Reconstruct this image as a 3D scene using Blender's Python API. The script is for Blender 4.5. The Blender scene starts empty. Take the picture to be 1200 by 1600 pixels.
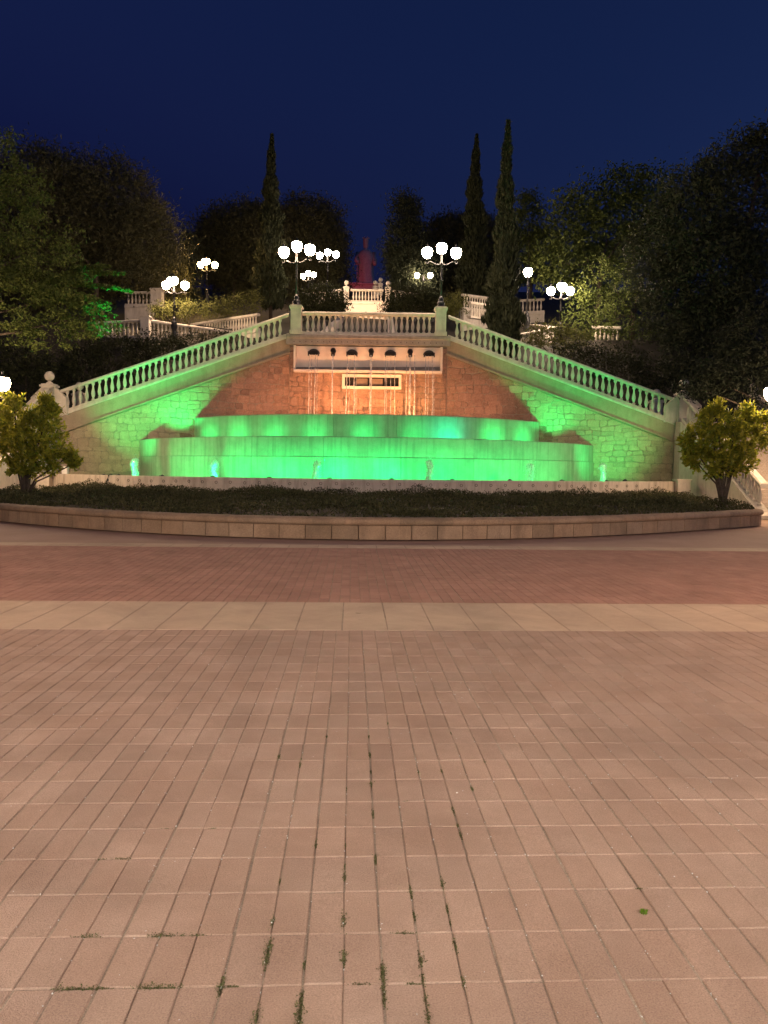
import bpy, math, random
import numpy as np
from mathutils import Vector, Matrix
random.seed(7); rng = np.random.default_rng(7)
sc = bpy.context.scene
col = sc.collection
R = math.radians

# ------------------------------------------------------------------ camera
CX, CZ = 0.82, 1.5
PITCH, ROLL, F = math.atan(67/1200), R(0.7), 1200.0
fw = Vector((0, math.cos(PITCH), -math.sin(PITCH)))
u0 = Vector((0, math.sin(PITCH), math.cos(PITCH))); r0 = Vector((1, 0, 0))
rt = r0*math.cos(ROLL) + u0*math.sin(ROLL); up = u0*math.cos(ROLL) - r0*math.sin(ROLL)
CAM = Vector((CX, 0, CZ))
cam = bpy.data.cameras.new('camera'); cam_o = bpy.data.objects.new('camera', cam); col.objects.link(cam_o)
cam.sensor_fit = 'VERTICAL'; cam.sensor_height = 36.0; cam.lens = 27.0; cam.clip_start = 0.05; cam.clip_end = 3000
M = Matrix((rt, up, -fw)).transposed().to_4x4(); M.translation = CAM
cam_o.matrix_world = M
sc.camera = cam_o
def at(px, py, Y):
    """world point seen at photo pixel (px,py) on the plane y = Y"""
    d = fw*F + rt*(px-600) + up*(800-py)
    return CAM + d*((Y-CAM.y)/d.y)

# ------------------------------------------------------------------ world, exposure
w = bpy.data.worlds.new('World'); sc.world = w; w.use_nodes = True
nt = w.node_tree; bg = nt.nodes['Background']
sky = nt.nodes.new('ShaderNodeTexSky'); sky.sky_type = 'NISHITA'; sky.sun_disc = False
sky.sun_elevation = R(-4.0); sky.sun_rotation = R(115); sky.altitude = 250; sky.ozone_density = 4.0; sky.dust_density = 0.4
SKY_STRENGTH = 1.12
hs = nt.nodes.new('ShaderNodeHueSaturation'); hs.inputs['Saturation'].default_value = 1.04; hs.inputs['Hue'].default_value = .482
nt.links.new(sky.outputs[0], hs.inputs['Color']); nt.links.new(hs.outputs[0], bg.inputs[0])
bg.inputs[1].default_value = SKY_STRENGTH
vs = sc.view_settings
vs.view_transform = 'Standard'; vs.look = 'None'; vs.exposure = 1.5; vs.gamma = 1; vs.use_curve_mapping = False
cy = sc.cycles
cy.use_denoising = True; cy.max_bounces = 6; cy.diffuse_bounces = 3; cy.glossy_bounces = 3; cy.transmission_bounces = 4
cy.transparent_max_bounces = 12; cy.sample_clamp_indirect = 4.0; cy.caustics_reflective = False; cy.caustics_refractive = False
cy.use_light_tree = True
WARM = (1.0, 0.66, 0.40); NEUT = (1.0, 0.80, 0.60); GREEN = (0.0, 1.0, 0.20); CYAN = (0.0, 1.0, 0.42); ORANGE = (1.0, 0.39, 0.15)
GLOBE = 75.0      # emission of a lamp globe

# ------------------------------------------------------------------ materials
def new_mat(name):
    m = bpy.data.materials.new(name); m.use_nodes = True
    return m, m.node_tree, m.node_tree.nodes['Principled BSDF']
def N(nt, t, **kw):
    n = nt.nodes.new(t)
    for k, v in kw.items():
        if k in n.inputs: n.inputs[k].default_value = v
        else: setattr(n, k, v)
    return n
def rgb(c): return (c[0], c[1], c[2], 1)
def surface(name, c1, c2, scale=3.0, rough=0.8, bump=0.25, bscale=40, var=None, streak=None, spec=0.3, stretch=None, fine=0.35, stain=0.0):
    """mottled stone-like material: c1..c2 by noise, fine grain, optional per-object value change and vertical streaks"""
    m, nt, p = new_mat(name); L = nt.links.new
    tc = N(nt, 'ShaderNodeTexCoord')
    src = tc.outputs['Object']
    geo = N(nt, 'ShaderNodeNewGeometry'); src = geo.outputs['Position']
    mp = N(nt, 'ShaderNodeMapping'); L(src, mp.inputs[0])
    if stretch: mp.inputs['Scale'].default_value = stretch
    n1 = N(nt, 'ShaderNodeTexNoise', Scale=scale, Detail=6.0, Roughness=0.65); L(mp.outputs[0], n1.inputs['Vector'])
    cr = N(nt, 'ShaderNodeValToRGB'); cr.color_ramp.elements[0].position = .3; cr.color_ramp.elements[1].position = .72
    cr.color_ramp.elements[0].color = rgb(c1); cr.color_ramp.elements[1].color = rgb(c2)
    L(n1.outputs['Fac'], cr.inputs[0]); out = cr.outputs[0]
    n2 = N(nt, 'ShaderNodeTexNoise', Scale=bscale, Detail=4.0, Roughness=0.7); L(src, n2.inputs['Vector'])
    mr = N(nt, 'ShaderNodeMapRange'); mr.inputs['From Min'].default_value = .3; mr.inputs['From Max'].default_value = .7
    mr.inputs['To Min'].default_value = 1-fine; mr.inputs['To Max'].default_value = 1+fine; L(n2.outputs['Fac'], mr.inputs[0])
    mx = N(nt, 'ShaderNodeMix', data_type='RGBA', blend_type='MULTIPLY'); mx.inputs[0].default_value = 1
    L(out, mx.inputs[6]); L(mr.outputs[0], mx.inputs[7]); out = mx.outputs[2]
    if stain:
        n4 = N(nt, 'ShaderNodeTexNoise', Scale=.9, Detail=7.0, Roughness=0.72, Distortion=.6); L(src, n4.inputs['Vector'])
        m4 = N(nt, 'ShaderNodeMapRange'); m4.inputs['From Min'].default_value = .36; m4.inputs['From Max'].default_value = .64
        m4.inputs['To Min'].default_value = 1-stain; m4.inputs['To Max'].default_value = 1+stain*.5; L(n4.outputs['Fac'], m4.inputs[0])
        mx = N(nt, 'ShaderNodeMix', data_type='RGBA', blend_type='MULTIPLY'); mx.inputs[0].default_value = 1
        L(out, mx.inputs[6]); L(m4.outputs[0], mx.inputs[7]); out = mx.outputs[2]
    if var:
        if var[0] == 'object':
            oi = N(nt, 'ShaderNodeObjectInfo'); rv = oi.outputs['Random']
        else:
            oi = N(nt, 'ShaderNodeNewGeometry'); rv = oi.outputs['Random Per Island']
        c = N(nt, 'ShaderNodeValToRGB'); c.color_ramp.interpolation = 'LINEAR'
        els = c.color_ramp.elements
        els[0].color = rgb(var[1]); els[1].color = rgb(var[-1])
        for i, cc in enumerate(var[2:-1]):
            e = els.new((i+1)/(len(var)-2)); e.color = rgb(cc)
        L(rv, c.inputs[0])
        mx = N(nt, 'ShaderNodeMix', data_type='RGBA', blend_type='MULTIPLY'); mx.inputs[0].default_value = 1
        L(out, mx.inputs[6]); L(c.outputs[0], mx.inputs[7]); out = mx.outputs[2]
    if streak:
        ms = N(nt, 'ShaderNodeMapping'); ms.inputs['Scale'].default_value = (streak[0], streak[0], streak[1]); L(src, ms.inputs[0])
        n3 = N(nt, 'ShaderNodeTexNoise', Scale=1.0, Detail=5.0, Roughness=0.6); L(ms.outputs[0], n3.inputs['Vector'])
        r3 = N(nt, 'ShaderNodeMapRange'); r3.inputs['From Min'].default_value = .47; r3.inputs['From Max'].default_value = .68; L(n3.outputs['Fac'], r3.inputs[0])
        ml = N(nt, 'ShaderNodeMath', operation='MULTIPLY'); ml.inputs[1].default_value = streak[3]; L(r3.outputs[0], ml.inputs[0])
        mx = N(nt, 'ShaderNodeMix', data_type='RGBA'); L(ml.outputs[0], mx.inputs[0])
        L(out, mx.inputs[6]); mx.inputs[7].default_value = rgb(streak[2]); out = mx.outputs[2]
    L(out, p.inputs['Base Color'])
    p.inputs['Roughness'].default_value = rough; p.inputs['Specular IOR Level'].default_value = spec
    if bump:
        b = N(nt, 'ShaderNodeBump', Strength=bump, Distance=0.02); L(n2.outputs['Fac'], b.inputs['Height']); L(b.outputs[0], p.inputs['Normal'])
    return m
def leaf_mat(name, c1, c2, trans=0.35, rough=0.65, spec=.12):
    m, nt, p = new_mat(name); L = nt.links.new
    g = N(nt, 'ShaderNodeNewGeometry'); cr = N(nt, 'ShaderNodeValToRGB')
    cr.color_ramp.elements[0].color = rgb(c1); cr.color_ramp.elements[1].color = rgb(c2)
    L(g.outputs['Random Per Island'], cr.inputs[0]); L(cr.outputs[0], p.inputs['Base Color'])
    p.inputs['Roughness'].default_value = rough; p.inputs['Specular IOR Level'].default_value = spec
    t = N(nt, 'ShaderNodeBsdfTranslucent'); L(cr.outputs[0], t.inputs[0])
    mx = N(nt, 'ShaderNodeMixShader'); mx.inputs[0].default_value = trans
    L(p.outputs[0], mx.inputs[1]); L(t.outputs[0], mx.inputs[2]); L(mx.outputs[0], nt.nodes['Material Output'].inputs[0])
    return m
def plain(name, c, rough=0.6, metal=0.0, spec=0.4):
    m, nt, p = new_mat(name); p.inputs['Base Color'].default_value = rgb(c); p.inputs['Roughness'].default_value = rough
    p.inputs['Metallic'].default_value = metal; p.inputs['Specular IOR Level'].default_value = spec
    return m
def emit(name, c, s):
    m, nt, p = new_mat(name); e = N(nt, 'ShaderNodeEmission'); e.inputs[0].default_value = rgb(c); e.inputs[1].default_value = s
    nt.links.new(e.outputs[0], nt.nodes['Material Output'].inputs[0]); return m
def spray_mat(name, c, a):
    m, nt, p = new_mat(name); L = nt.links.new
    d = N(nt, 'ShaderNodeBsdfDiffuse'); d.inputs[0].default_value = rgb(c)
    t = N(nt, 'ShaderNodeBsdfTranslucent'); t.inputs[0].default_value = rgb(c)
    g = N(nt, 'ShaderNodeBsdfGlossy'); g.inputs['Roughness'].default_value = .15
    a1 = N(nt, 'ShaderNodeMixShader'); a1.inputs[0].default_value = .5; L(d.outputs[0], a1.inputs[1]); L(t.outputs[0], a1.inputs[2])
    a2 = N(nt, 'ShaderNodeMixShader'); a2.inputs[0].default_value = .2; L(a1.outputs[0], a2.inputs[1]); L(g.outputs[0], a2.inputs[2])
    tr = N(nt, 'ShaderNodeBsdfTransparent'); ge = N(nt, 'ShaderNodeNewGeometry')
    no = N(nt, 'ShaderNodeTexNoise', Scale=14.0, Detail=3.0); mpp = N(nt, 'ShaderNodeMapping'); mpp.inputs['Scale'].default_value = (3, 3, .5)
    L(ge.outputs['Position'], mpp.inputs[0]); L(mpp.outputs[0], no.inputs['Vector'])
    mr = N(nt, 'ShaderNodeMapRange'); mr.inputs['From Min'].default_value = .35; mr.inputs['From Max'].default_value = .65
    mr.inputs['To Min'].default_value = a*.35; mr.inputs['To Max'].default_value = min(1, a*1.5); L(no.outputs['Fac'], mr.inputs[0])
    mx = N(nt, 'ShaderNodeMixShader'); L(mr.outputs[0], mx.inputs[0]); L(tr.outputs[0], mx.inputs[1]); L(a2.outputs[0], mx.inputs[2])
    L(mx.outputs[0], nt.nodes['Material Output'].inputs[0]); return m
def water_mat(name, c):
    m, nt, p = new_mat(name); p.inputs['Base Color'].default_value = rgb(c); p.inputs['Roughness'].default_value = .06
    p.inputs['Specular IOR Level'].default_value = .6
    n = N(nt, 'ShaderNodeTexNoise', Scale=5.0, Detail=3.0); b = N(nt, 'ShaderNodeBump', Strength=.5, Distance=.03)
    nt.links.new(n.outputs['Fac'], b.inputs['Height']); nt.links.new(b.outputs[0], p.inputs['Normal']); return m

PV = dict(scale=1.6, rough=.85, bump=.4, bscale=190, fine=.30, stain=.14)
pv_var = ((.88, .86, .85), (1.0, 1.0, 1.0), (1.05, 1.04, 1.03), (.95, .92, .90), (1.0, .98, .96))
MT = {
 'paver': surface('paver_clay', (.365, .24, .177), (.46, .322, .247), var=('object',)+pv_var, **PV),
 'paver_m': surface('paver_clay_massed', (.365, .24, .177), (.46, .322, .247), var=('island',)+pv_var, **PV),
 'paver_far': surface('paver_red_massed', (.36, .19, .14), (.44, .24, .18), var=('island',)+pv_var, **PV),
 'sand': surface('joint_sand', (.21, .15, .11), (.46, .36, .27), scale=2.6, rough=.95, bscale=300, fine=.5),
 'slab': surface('pale_slab', (.47, .34, .24), (.56, .42, .305), scale=1.5, bscale=120, fine=.15, stain=.15, var=('object', (.93, .92, .9), (1, 1, 1), (1.05, 1.03, 1.0), (.97, .97, .96))),
 'plaza': surface('plaza_concrete', (.36, .23, .17), (.44, .29, .22), scale=.8, bscale=60, fine=.15),
 'kerb': surface('kerb_stone', (.26, .18, .115), (.38, .27, .18), scale=2.2, bscale=45, fine=.25, var=('object', (.8, .78, .74), (1, 1, 1), (1.1, 1.04, .98), (.9, .88, .85)), streak=(3.0, .9, (.14, .10, .07), .5)),
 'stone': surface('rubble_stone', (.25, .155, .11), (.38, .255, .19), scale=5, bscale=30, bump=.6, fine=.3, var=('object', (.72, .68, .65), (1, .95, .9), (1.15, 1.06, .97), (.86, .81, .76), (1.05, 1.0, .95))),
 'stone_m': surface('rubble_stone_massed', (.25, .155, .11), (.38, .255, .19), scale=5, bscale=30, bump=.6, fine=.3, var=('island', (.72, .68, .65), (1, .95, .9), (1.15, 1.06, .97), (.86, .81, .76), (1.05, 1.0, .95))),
 'band': surface('smooth_render_band', (.29, .22, .155), (.38, .30, .22), scale=2.5, bscale=40, fine=.15, streak=(4, .8, (.24, .18, .12), .5)),
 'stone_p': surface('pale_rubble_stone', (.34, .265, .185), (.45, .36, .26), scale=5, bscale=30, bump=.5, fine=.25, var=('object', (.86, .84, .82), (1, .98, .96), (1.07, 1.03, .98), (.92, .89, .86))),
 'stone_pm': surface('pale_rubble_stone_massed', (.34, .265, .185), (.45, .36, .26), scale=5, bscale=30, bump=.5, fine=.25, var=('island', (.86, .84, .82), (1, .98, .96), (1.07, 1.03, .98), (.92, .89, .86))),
 'mortar_p': surface('pale_mortar', (.25, .195, .14), (.33, .26, .19), scale=6, bscale=50),
 'mortar': surface('mortar', (.17, .125, .09), (.26, .19, .14), scale=6, bscale=50),
 'cast': surface('cast_stone', (.52, .46, .38), (.64, .58, .49), scale=4, bscale=50, fine=.12, streak=(4, 1.0, (.34, .29, .23), .5)),
 'fascia': surface('grey_fascia', (.24, .22, .195), (.33, .30, .27), scale=4, bscale=50, fine=.15, streak=(4, .5, (.15, .14, .12), .5)),
 'panel': surface('spout_panel_render', (.68, .59, .50), (.78, .69, .60), scale=3, bscale=50, fine=.08),
 'tier': surface('tier_concrete', (.25, .235, .19), (.34, .32, .265), scale=2, bscale=50, fine=.15, var=('object', (.86, .86, .86), (1, 1, 1), (1.1, 1.08, 1.05), (.95, .95, .95)), streak=(7, .35, (.13, .12, .085), .42)),
 'poolwall': surface('pool_wall_concrete', (.50, .425, .345), (.60, .52, .43), scale=2.5, bscale=50, fine=.12, streak=(5, .8, (.20, .16, .12), .55)),
 'soil': surface('bed_soil', (.035, .026, .018), (.07, .05, .035), scale=8, bscale=60),
 'hill': surface('hill_earth', (.02, .018, .012), (.05, .04, .025), scale=1.2, bscale=20),
 'stair': surface('stair_stone', (.36, .29, .23), (.46, .38, .31), scale=3, bscale=40),
 'iron': plain('black_cast_iron', (.03, .03, .032), .38, .6),
 'dark': plain('opening_shade', (.012, .011, .010), .9),
 'bark': surface('bark', (.05, .038, .028), (.10, .075, .055), scale=10, bscale=40, bump=.8),
 'bronze': plain('spout_bronze', (.05, .042, .035), .5, .5),
 'black_rubber': plain('black_rubber', (.015, .015, .015), .5),
 'white_plastic': plain('white_plastic', (.7, .68, .64), .5),
 'statue': surface('statue_stone', (.34, .30, .27), (.45, .41, .37), scale=2, bscale=10),
 'g_warm': emit('lamp_glass_warm', (1.0, .68, .44), GLOBE),
 'g_edge': emit('lamp_glass_edge', (1.0, .68, .42), GLOBE*.75),
 'g_neutral': emit('lamp_glass_neutral', (1.0, .74, .53), GLOBE),
 'g_yellow': emit('lamp_glass_yellow', (1.0, .60, .22), GLOBE*.8),
 'g_dim': emit('lamp_glass_dim', (1.0, .74, .58), GLOBE*.35),
 'g_behind': emit('guessed_lamp_glass_behind', (1.0, .91, .80), GLOBE*1.35),
 'g_plaza': emit('guessed_lamp_glass_plaza', (1.0, .64, .42), GLOBE*.6),
 'lens_green': emit('green_lens', (0, 1, .15), 12), 'lens_orange': emit('orange_lens', (1, .45, .1), 12), 'lens_red': emit('red_lens', (1, .05, .05), 6),
 'pine': leaf_mat('pine_needles', (.045, .046, .02), (.10, .098, .05), .15),
 'cypress': leaf_mat('cypress_sprays', (.022, .029, .014), (.055, .062, .03), .1),
 'broad': leaf_mat('broad_leaf', (.06, .085, .02), (.14, .17, .045), .35),
 'conifer': leaf_mat('conifer_sprays', (.024, .032, .018), (.06, .068, .036), .12),
 'bush': leaf_mat('glossy_bush_leaf', (.15, .185, .024), (.46, .44, .05), .55, .4, .3),
 'shrub': leaf_mat('shrub_leaf', (.08, .09, .025), (.16, .16, .05), .3),
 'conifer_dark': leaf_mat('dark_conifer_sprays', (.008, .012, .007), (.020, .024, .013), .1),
 'under': leaf_mat('undergrowth_leaf', (.02, .026, .012), (.05, .055, .025), .2),
 'cover': leaf_mat('ground_cover_leaf', (.028, .032, .014), (.105, .10, .045), .2),
 'moss': leaf_mat('moss_leaf', (.09, .095, .04), (.17, .16, .07), .2),
 'weed': leaf_mat('weed_leaf', (.12, .22, .02), (.2, .32, .04), .3),
 'stream': spray_mat('falling_water', (.9, .9, .9), .62),
 'foam': spray_mat('foaming_water', (.85, .85, .85), .62),
 'water': water_mat('pool_water_surface', (.02, .05, .04)),
}

# ------------------------------------------------------------------ builders
def put(o, parent=None, **props):
    col.objects.link(o)
    if parent is not None: o.parent = parent
    for k, v in props.items(): o[k] = v
    return o
def thing(name, label, cat, loc=(0, 0, 0), rz=0, group=None):
    o = bpy.data.objects.new(name, None); o.location = loc; o.rotation_euler = (0, 0, rz); o.empty_display_size = .2
    put(o, None, label=label, category=cat)
    if group: o['group'] = group
    return o
def tag(o, label, cat, group=None):
    o['label'] = label; o['category'] = cat
    if group: o['group'] = group
    return o
class MB:
    def __init__(s): s.v = []; s.f = []
    def add(s, v, f):
        n = len(s.v); s.v += [tuple(p) for p in v]; s.f += [tuple(i+n for i in q) for q in f]; return s
    def box(s, c, d, rz=0):
        x, y, z = d[0]/2, d[1]/2, d[2]/2; cs, sn = math.cos(rz), math.sin(rz)
        v = []
        for dz in (-z, z):
            for dx, dy in ((-x, -y), (x, -y), (x, y), (-x, y)):
                v.append((c[0]+dx*cs-dy*sn, c[1]+dx*sn+dy*cs, c[2]+dz))
        return s.add(v, [(3, 2, 1, 0), (4, 5, 6, 7), (0, 1, 5, 4), (1, 2, 6, 5), (2, 3, 7, 6), (3, 0, 4, 7)])
    def lathe(s, prof, seg=10, c=(0, 0, 0), sq=False):
        v = []; f = []
        for r, z in prof:
            for k in range(seg):
                a = 2*math.pi*(k+.5)/seg
                v.append((c[0]+r*math.cos(a), c[1]+r*math.sin(a), c[2]+z))
        for i in range(len(prof)-1):
            for k in range(seg):
                a = i*seg+k; b = i*seg+(k+1) % seg
                f.append((a, b, b+seg, a+seg))
        f.append(tuple(range(seg-1, -1, -1))); f.append(tuple(range((len(prof)-1)*seg, len(prof)*seg)))
        return s.add(v, f)
    def tube(s, path, rad, seg=6):
        path = [Vector(p) for p in path]; n = len(path)
        if not hasattr(rad, '__len__'): rad = [rad]*n
        v = []; f = []
        for i, p in enumerate(path):
            d = (path[min(i+1, n-1)]-path[max(i-1, 0)]).normalized()
            a = d.cross(Vector((0, 0, 1)) if abs(d.z) < .9 else Vector((1, 0, 0))).normalized(); b = d.cross(a)
            for k in range(seg):
                t = 2*math.pi*k/seg; v.append(p+(a*math.cos(t)+b*math.sin(t))*rad[i])
        for i in range(n-1):
            for k in range(seg):
                q = i*seg+k; r_ = i*seg+(k+1) % seg; f.append((q, r_, r_+seg, q+seg))
        f.append(tuple(range(seg-1, -1, -1))); f.append(tuple(range((n-1)*seg, n*seg)))
        return s.add(v, f)
    def sweep(s, path, prof):
        """profile [(d,z)] swept along xy(z) path; d positive = to the right-hand side of travel; caps at both ends"""
        n = len(path); m = len(prof); v = []; f = []
        P3 = [Vector((p[0], p[1], p[2] if len(p) > 2 else 0)) for p in path]
        for i, p in enumerate(P3):
            t = P3[min(i+1, n-1)]-P3[max(i-1, 0)]; t.z = 0; t.normalize(); nr = Vector((t.y, -t.x, 0))
            for d, z in prof: v.append(p+nr*d+Vector((0, 0, z)))
        for i in range(n-1):
            for k in range(m):
                a = i*m+k; b = i*m+(k+1) % m; f.append((a, b, b+m, a+m))
        f.append(tuple(range(m-1, -1, -1))); f.append(tuple(range((n-1)*m, n*m)))
        return s.add(v, f)
    def mesh(s, name, mat, smooth=False):
        me = bpy.data.meshes.new(name); me.from_pydata(s.v, [], s.f); me.materials.append(mat)
        import bmesh
        bm = bmesh.new(); bm.from_mesh(me); bmesh.ops.recalc_face_normals(bm, faces=bm.faces); bm.to_mesh(me); bm.free()
        if smooth: me.polygons.foreach_set('use_smooth', [True]*len(me.polygons))
        return me
    def build(s, name, mat, parent=None, smooth=False, **props):
        return put(bpy.data.objects.new(name, s.mesh(name, mat, smooth)), parent, **props)
def quad_cloud(name, V, mat, parent=None, **props):
    """V: (n,4,3) array of quads -> one mesh"""
    n = len(V); me = bpy.data.meshes.new(name)
    me.vertices.add(4*n); me.vertices.foreach_set('co', np.asarray(V, dtype=np.float32).reshape(-1))
    me.loops.add(4*n); me.loops.foreach_set('vertex_index', np.arange(4*n, dtype=np.int32))
    me.polygons.add(n); me.polygons.foreach_set('loop_start', np.arange(0, 4*n, 4, dtype=np.int32)); me.polygons.foreach_set('loop_total', np.full(n, 4, dtype=np.int32))
    me.materials.append(mat); me.update(calc_edges=True)
    return put(bpy.data.objects.new(name, me), parent, **props)
def unit(v): return v/np.maximum(np.linalg.norm(v, axis=-1, keepdims=True), 1e-9)
def leaf_quads(C, length, width, axis=None, spread=1.0):
    """diamond leaves at C; axis: preferred direction (n,3) or None"""
    n = len(C); d = rng.normal(size=(n, 3))
    if axis is not None: d = axis+d*spread*.6
    d = unit(d); s = unit(np.cross(d, rng.normal(size=(n, 3))))
    L = (length*rng.uniform(.65, 1.35, n))[:, None]; W = (width*rng.uniform(.65, 1.35, n))[:, None]
    nn = np.cross(d, s)*W*.25
    return np.stack([C-d*L/2, C+s*W/2+nn, C+d*L/2, C-s*W/2+nn], 1)
def in_ball(n, shell=0.0):
    d = unit(rng.normal(size=(n, 3))); r = rng.uniform(shell**3, 1, n)**(1/3); return d*r[:, None]

# light helpers
def spot(name, loc, target, power, color, angle=90, blend=.6, radius=.08, parent=None):
    l = bpy.data.lights.new(name, 'SPOT'); l.energy = power; l.color = color; l.spot_size = R(angle); l.spot_blend = blend; l.shadow_soft_size = radius
    o = bpy.data.objects.new(name, l); o.location = loc
    o.rotation_euler = (Vector(target)-Vector(loc)).to_track_quat('-Z', 'Y').to_euler()
    return put(o)
_fl_mesh = None
def floodlight(label, loc, target, power, color, lens, group, angle=100, blend=.7, radius=.07, size=1.0):
    """small round spotlight fitting on a bracket, its light just ahead of the lens"""
    global _fl_mesh
    if _fl_mesh is None:
        _fl_mesh = (MB().lathe([(.05, -.12), (.085, -.10), (.09, .0), (.10, .01), (.10, .03), (.085, .03)], 12).mesh('housing', MT['iron'], False),
                    MB().box((0, 0, -.16), (.05, .05, .12)).box((0, 0, -.215), (.14, .14, .02)).mesh('bracket', MT['iron']))
    t = thing('fountain_spotlight' if lens != 'lens_red' else 'statue_spotlight', label, 'spotlight', loc, 0, group)
    h = put(bpy.data.objects.new('housing', _fl_mesh[0]), t); b = put(bpy.data.objects.new('bracket', _fl_mesh[1]), t)
    d = (Vector(target)-Vector(loc)).normalized()
    h.rotation_euler = d.to_track_quat('Z', 'Y').to_euler()
    g = MB().lathe([(.078, .031), (.078, .036), (.0, .037)], 12).build('lens', MT[lens], t); g.rotation_euler = h.rotation_euler
    spot('spot_beam', Vector(loc)+d*.06, target, power, color, angle, blend, radius)
    return t

# ------------------------------------------------------------------ plaza ground and paving
PA = R(2.4)                       # paving lines run slightly left of the building's axis
def pw(u, v, z=0.0): return (CX+u*math.cos(PA)-v*math.sin(PA), u*math.sin(PA)+v*math.cos(PA), z)
g = MB().add([(-170, -60, -.03), (170, -60, -.03), (170, 210, -.03), (-170, 210, -.03)], [(0, 1, 2, 3)]).build('plaza_ground', MT['plaza'], kind='structure')
PU, PVL = .118, .246
def sheet(name, v0, v1, mat, z, **kw):
    return MB().add([pw(-60, v0, z), pw(60, v0, z), pw(60, v1, z), pw(-60, v1, z)], [(0, 1, 2, 3)]).build(name, mat, **kw)
def paver_mesh(i):
    a, b = PU/2-.0026+random.uniform(-.0012, .0012), PVL/2-.0022+random.uniform(-.001, .001); c = .003; j = lambda: random.uniform(-.0011, .0011)
    v = []
    for z, k in ((-.02, 0), (-.003, 0), (0, c)):
        for sx, sy in ((-1, -1), (1, -1), (1, 1), (-1, 1)): v.append((sx*(a-k)+j(), sy*(b-k)+j(), z))
    f = [(8, 9, 10, 11)]
    for l in (0, 4):
        for k in range(4): f.append((l+k, l+(k+1) % 4, l+4+(k+1) % 4, l+4+k))
    return MB().add(v, f).mesh('paver', MT['paver'])
pm = [paver_mesh(i) for i in range(10)]
def pave(name, v0, rows, mass_mat, n_single, extra):
    base = sheet(name, v0-.004, v0+rows*PVL+.004, MT['sand'], -.0046, kind='structure')
    cells = []
    coloff = {}
    for r_ in range(rows):
        v = v0+(r_+.5)*PVL; hw = .60*v+1.2+extra; n = int(hw/PU)
        for c in range(-n, n):
            k = coloff.setdefault(c, random.uniform(-.002, .002))
            u = (c+.5)*PU-.012+k+random.uniform(-.0012, .0012)+.002*math.sin(v*1.7+c*.4)
            cells.append((u, v+random.uniform(-.001, .001)))
    vis = sorted([c for c in cells if abs(c[0]+c[1]*.04) < .5*c[1]+.02 and c[1] > 2.0], key=lambda c: c[1]*c[1]+.1*c[0]*c[0])[:n_single]
    vs_ = set(vis)
    for u, v in vis:
        o = bpy.data.objects.new('paver', random.choice(pm)); o.location = pw(u, v, random.uniform(-.0016, .0012))
        o.rotation_euler = (random.gauss(0, .003), random.gauss(0, .005), PA+random.gauss(0, .004)); put(o, base)
    mb = MB()
    a, b, c_ = PU/2-.0026, PVL/2-.0022, .003
    for u, v in cells:
        if (u, v) in vs_: continue
        z = random.uniform(-.0016, .0012); da = random.gauss(0, .004)
        ca, sa = math.cos(da), math.sin(da); vv = []
        for zz, k in ((-.02, 0), (-.003, 0), (0, c_)):
            for sx, sy in ((-1, -1), (1, -1), (1, 1), (-1, 1)):
                x, y = sx*(a-k), sy*(b-k); vv.append(pw(u+x*ca-y*sa, v+x*sa+y*ca, z+zz))
        ff = [(8, 9, 10, 11)]
        for l in (0, 4):
            for k in range(4): ff.append((l+k, l+(k+1) % 4, l+4+(k+1) % 4, l+4+k))
        mb.add(vv, ff)
    me = bpy.data.meshes.new('pavers'); me.from_pydata(mb.v, [], mb.f); me.materials.append(mass_mat)
    put(bpy.data.objects.new('pavers', me), base, kind='stuff')
V_BAND0, V_BAND1 = 7.08, 8.58
pave('near_pavement', V_BAND0-26*PVL, 26, MT['paver_m'], 300, .3)
pave('far_pavement', V_BAND1, 24, MT['paver_far'], 0, 2.0)
V_STRIP0 = V_BAND1+24*PVL; V_STRIP1 = V_STRIP0+.62
def slab_row(name, v0, v1, su, n, z=0.0):
    base = sheet(name, v0, v1, MT['sand'], -.0042, kind='structure')
    me = MB().add([(x*k, y*l, zz) for zz, k, l in ((-.02, su/2-.004, (v1-v0)/2-.005), (-.005, su/2-.004, (v1-v0)/2-.005), (0, su/2-.009, (v1-v0)/2-.01))
                   for x, y in ((-1, -1), (1, -1), (1, 1), (-1, 1))],
                  [(8, 9, 10, 11)]+[(l+k, l+(k+1) % 4, l+4+(k+1) % 4, l+4+k) for l in (0, 4) for k in range(4)]).mesh('slab', MT['slab'])
    for i in range(-n, n):
        o = bpy.data.objects.new('slab', me); o.location = pw((i+.5)*su-.08, (v0+v1)/2, random.uniform(-.0015, .001)); o.rotation_euler = (0, 0, PA+random.gauss(0, .001)); put(o, base)
slab_row('pale_band_pavement', V_BAND0, V_BAND1, .43, 20)
slab_row('pale_strip_pavement', V_STRIP0, V_STRIP1, .56, 30)
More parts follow.
